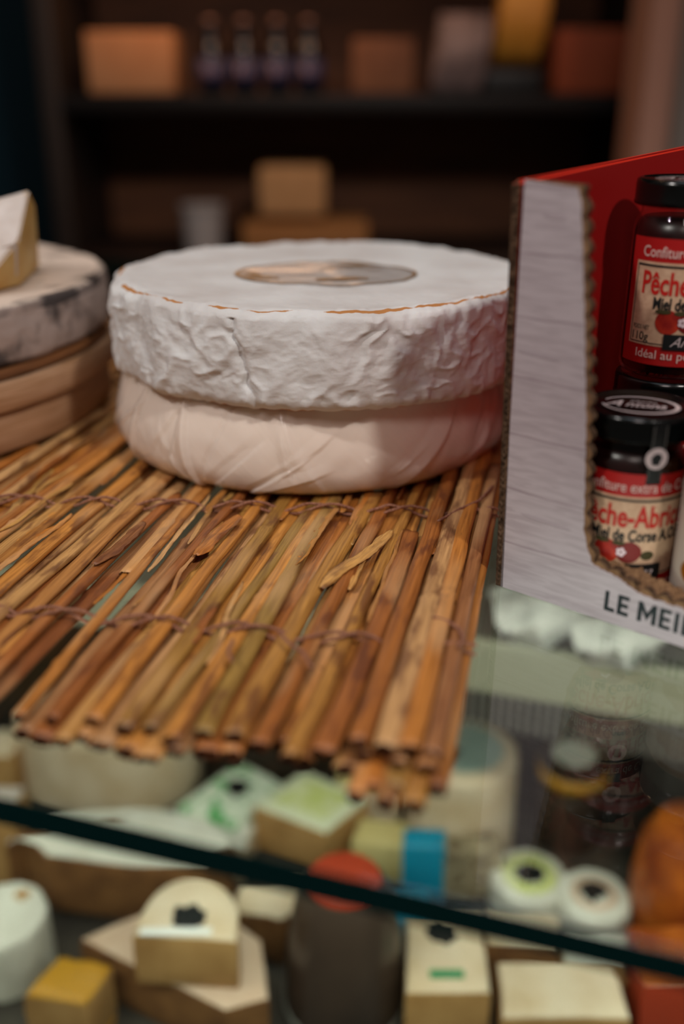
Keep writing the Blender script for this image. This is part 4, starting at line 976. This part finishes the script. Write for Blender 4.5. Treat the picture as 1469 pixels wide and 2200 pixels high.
sbox('rust_red_box', 'rust coloured box at the right end of the upper shelf', 'box', 1190, 1352, 180, 38, SY + .03, M['b_rust'], zb=Z1)
# bags: pillow shapes
def bag(name, label, px0, px1, pyb, pyt, Y, m, lean, zb):
    a, d = on_y((px0 + px1) / 2, pyb, Y); s = d / F; wd = (px1 - px0) * s; hh = on_y(700, pyt, Y)[0].z - a.z
    bm = box_bm(-wd / 2, wd / 2, 0, .06, 0, hh); bmesh.ops.subdivide_edges(bm, edges=bm.edges[:], cuts=7, use_grid_fill=True)
    for v in bm.verts:
        q = math.sin(PI * min(1, max(0, v.co.z / hh))) ; v.co.y = .03 + (v.co.y - .03) * (.35 + .9 * q) ; v.co.x += lean * v.co.z + .004 * noise.noise(v.co * 30); v.co.y += .006 * noise.noise(v.co * 35)
    o = from_bm(name, bm, m, None, smooth=True); o.location = (a.x, Y, zb); tag(o, label, 'bag'); return o
bag('white_bag', 'grey-white printed bag leaning on the upper shelf', 925, 1035, 190, 15, SY + .03, M['b_bag'], .12, Z1)
bag('yellow_bag', 'bright yellow bag standing tallest on the upper shelf', 1058, 1160, 128, -60, SY + .06, M['b_yellow'], .12, Z1 + .052)
sbox('dark_tin', 'low dark tin holding up the yellow bag on the upper shelf', 'tin', 1040, 1165, 190, 138, SY + .03, M['black'], zb=Z1)
# bottles
M['bottle'] = mat('bottle_glass', srgb('0a0708'), .15, .6); M['bluelab'] = mat('blue_label', srgb('39406a'), .5, .4, col2=srgb('2a3050'), scale=40); M['lablight'] = mat('label_badge', srgb('b08a90'), .5, .4)
M['cap'] = mat('bottle_cap', srgb('8a6a60'), .3, .5, metal=.4)
proto = None
for i, (px_, pos) in enumerate(((457, 'leftmost of the four, beside the kraft box'), (527, 'second from the left'), (597, 'third from the left'), (665, 'rightmost, dimmest of the four'))):
    a, d = on_y(px_, 190, SY + .06)
    if not proto:
        proto = t = thing('beer_bottle', '', 'bottle', (a.x, SY + .06, Z1), 0, 'bottles on the upper shelf')
        v, f = lathe([(.001, 0), (.024, 0), (.027, .004), (.027, .100), (.023, .118), (.0125, .140), (.0115, .165), (.0115, .180), (.001, .180)], 40); obj('glass_body', v, f, M['bottle'], t, smooth=40)
        v, f = lathe([(.001, .180), (.0135, .178), (.0140, .184), (.0120, .187), (.001, .187)], 30); obj('cap', v, f, M['cap'], t, smooth=40)
        v, f = lathe([(.0273, .022), (.0276, .022), (.0276, .088), (.0273, .088)], 40, caps=False); lb = obj('label_sleeve', v, f, M['bluelab'], t)
        v = [(.0280 * math.sin(x / .028), -.0280 * math.cos(x / .028), .060 + y) for x, y in disc2(0, 0, .012, .014)]; obj('badge', v, [tuple(range(24))], M['lablight'], lb, smooth=False)
        b = t
    else:
        b = proto.copy(); COL.objects.link(b); b.location = (a.x, SY + .06, Z1)
        for ch in list(proto.children):
            c = ch.copy(); COL.objects.link(c); c.parent = b
            for g_ in ch.children: e = g_.copy(); COL.objects.link(e); e.parent = c
    b.scale = (.9, .9, .66); b['label'] = 'dark blue-labelled bottle on the upper shelf, ' + pos
sbox('beige_cheese_block', 'beige block standing on the tan box behind the brie wheels', 'cheese', 556, 700, 480, 372, SY - .02 + .06, mat('beige_block', srgb('c89868'), .7, .3, col2=srgb('b88858'), scale=14), zb=-.036 + .0365, bev=.01)
sbox('tan_box', 'flat tan box under the beige block on the lower shelf', 'box', 522, 790, 545, 478, SY + .02, mat('tan_box', srgb('9a6a3c'), .7, .3), depth=.2, zb=Z2)
a, d = on_y(438, 548, SY + .05); s = d / F
t = thing('white_tub', 'small white tub on the lower shelf left of the tan box', 'tub', (a.x, SY + .06, Z2))
v, f = lathe([(.001, 0), (44 * s * .88, 0), (44 * s, .082), (44 * s * .9, .084), (.001, .084)], 40); obj('cup', v, f, M['b_tub'], t, smooth=40)
v, f = lathe([(.001, .084), (48 * s, .084), (48 * s, .090), (.001, .091)], 40); obj('lid', v, f, M['b_tub'], t, smooth=40)
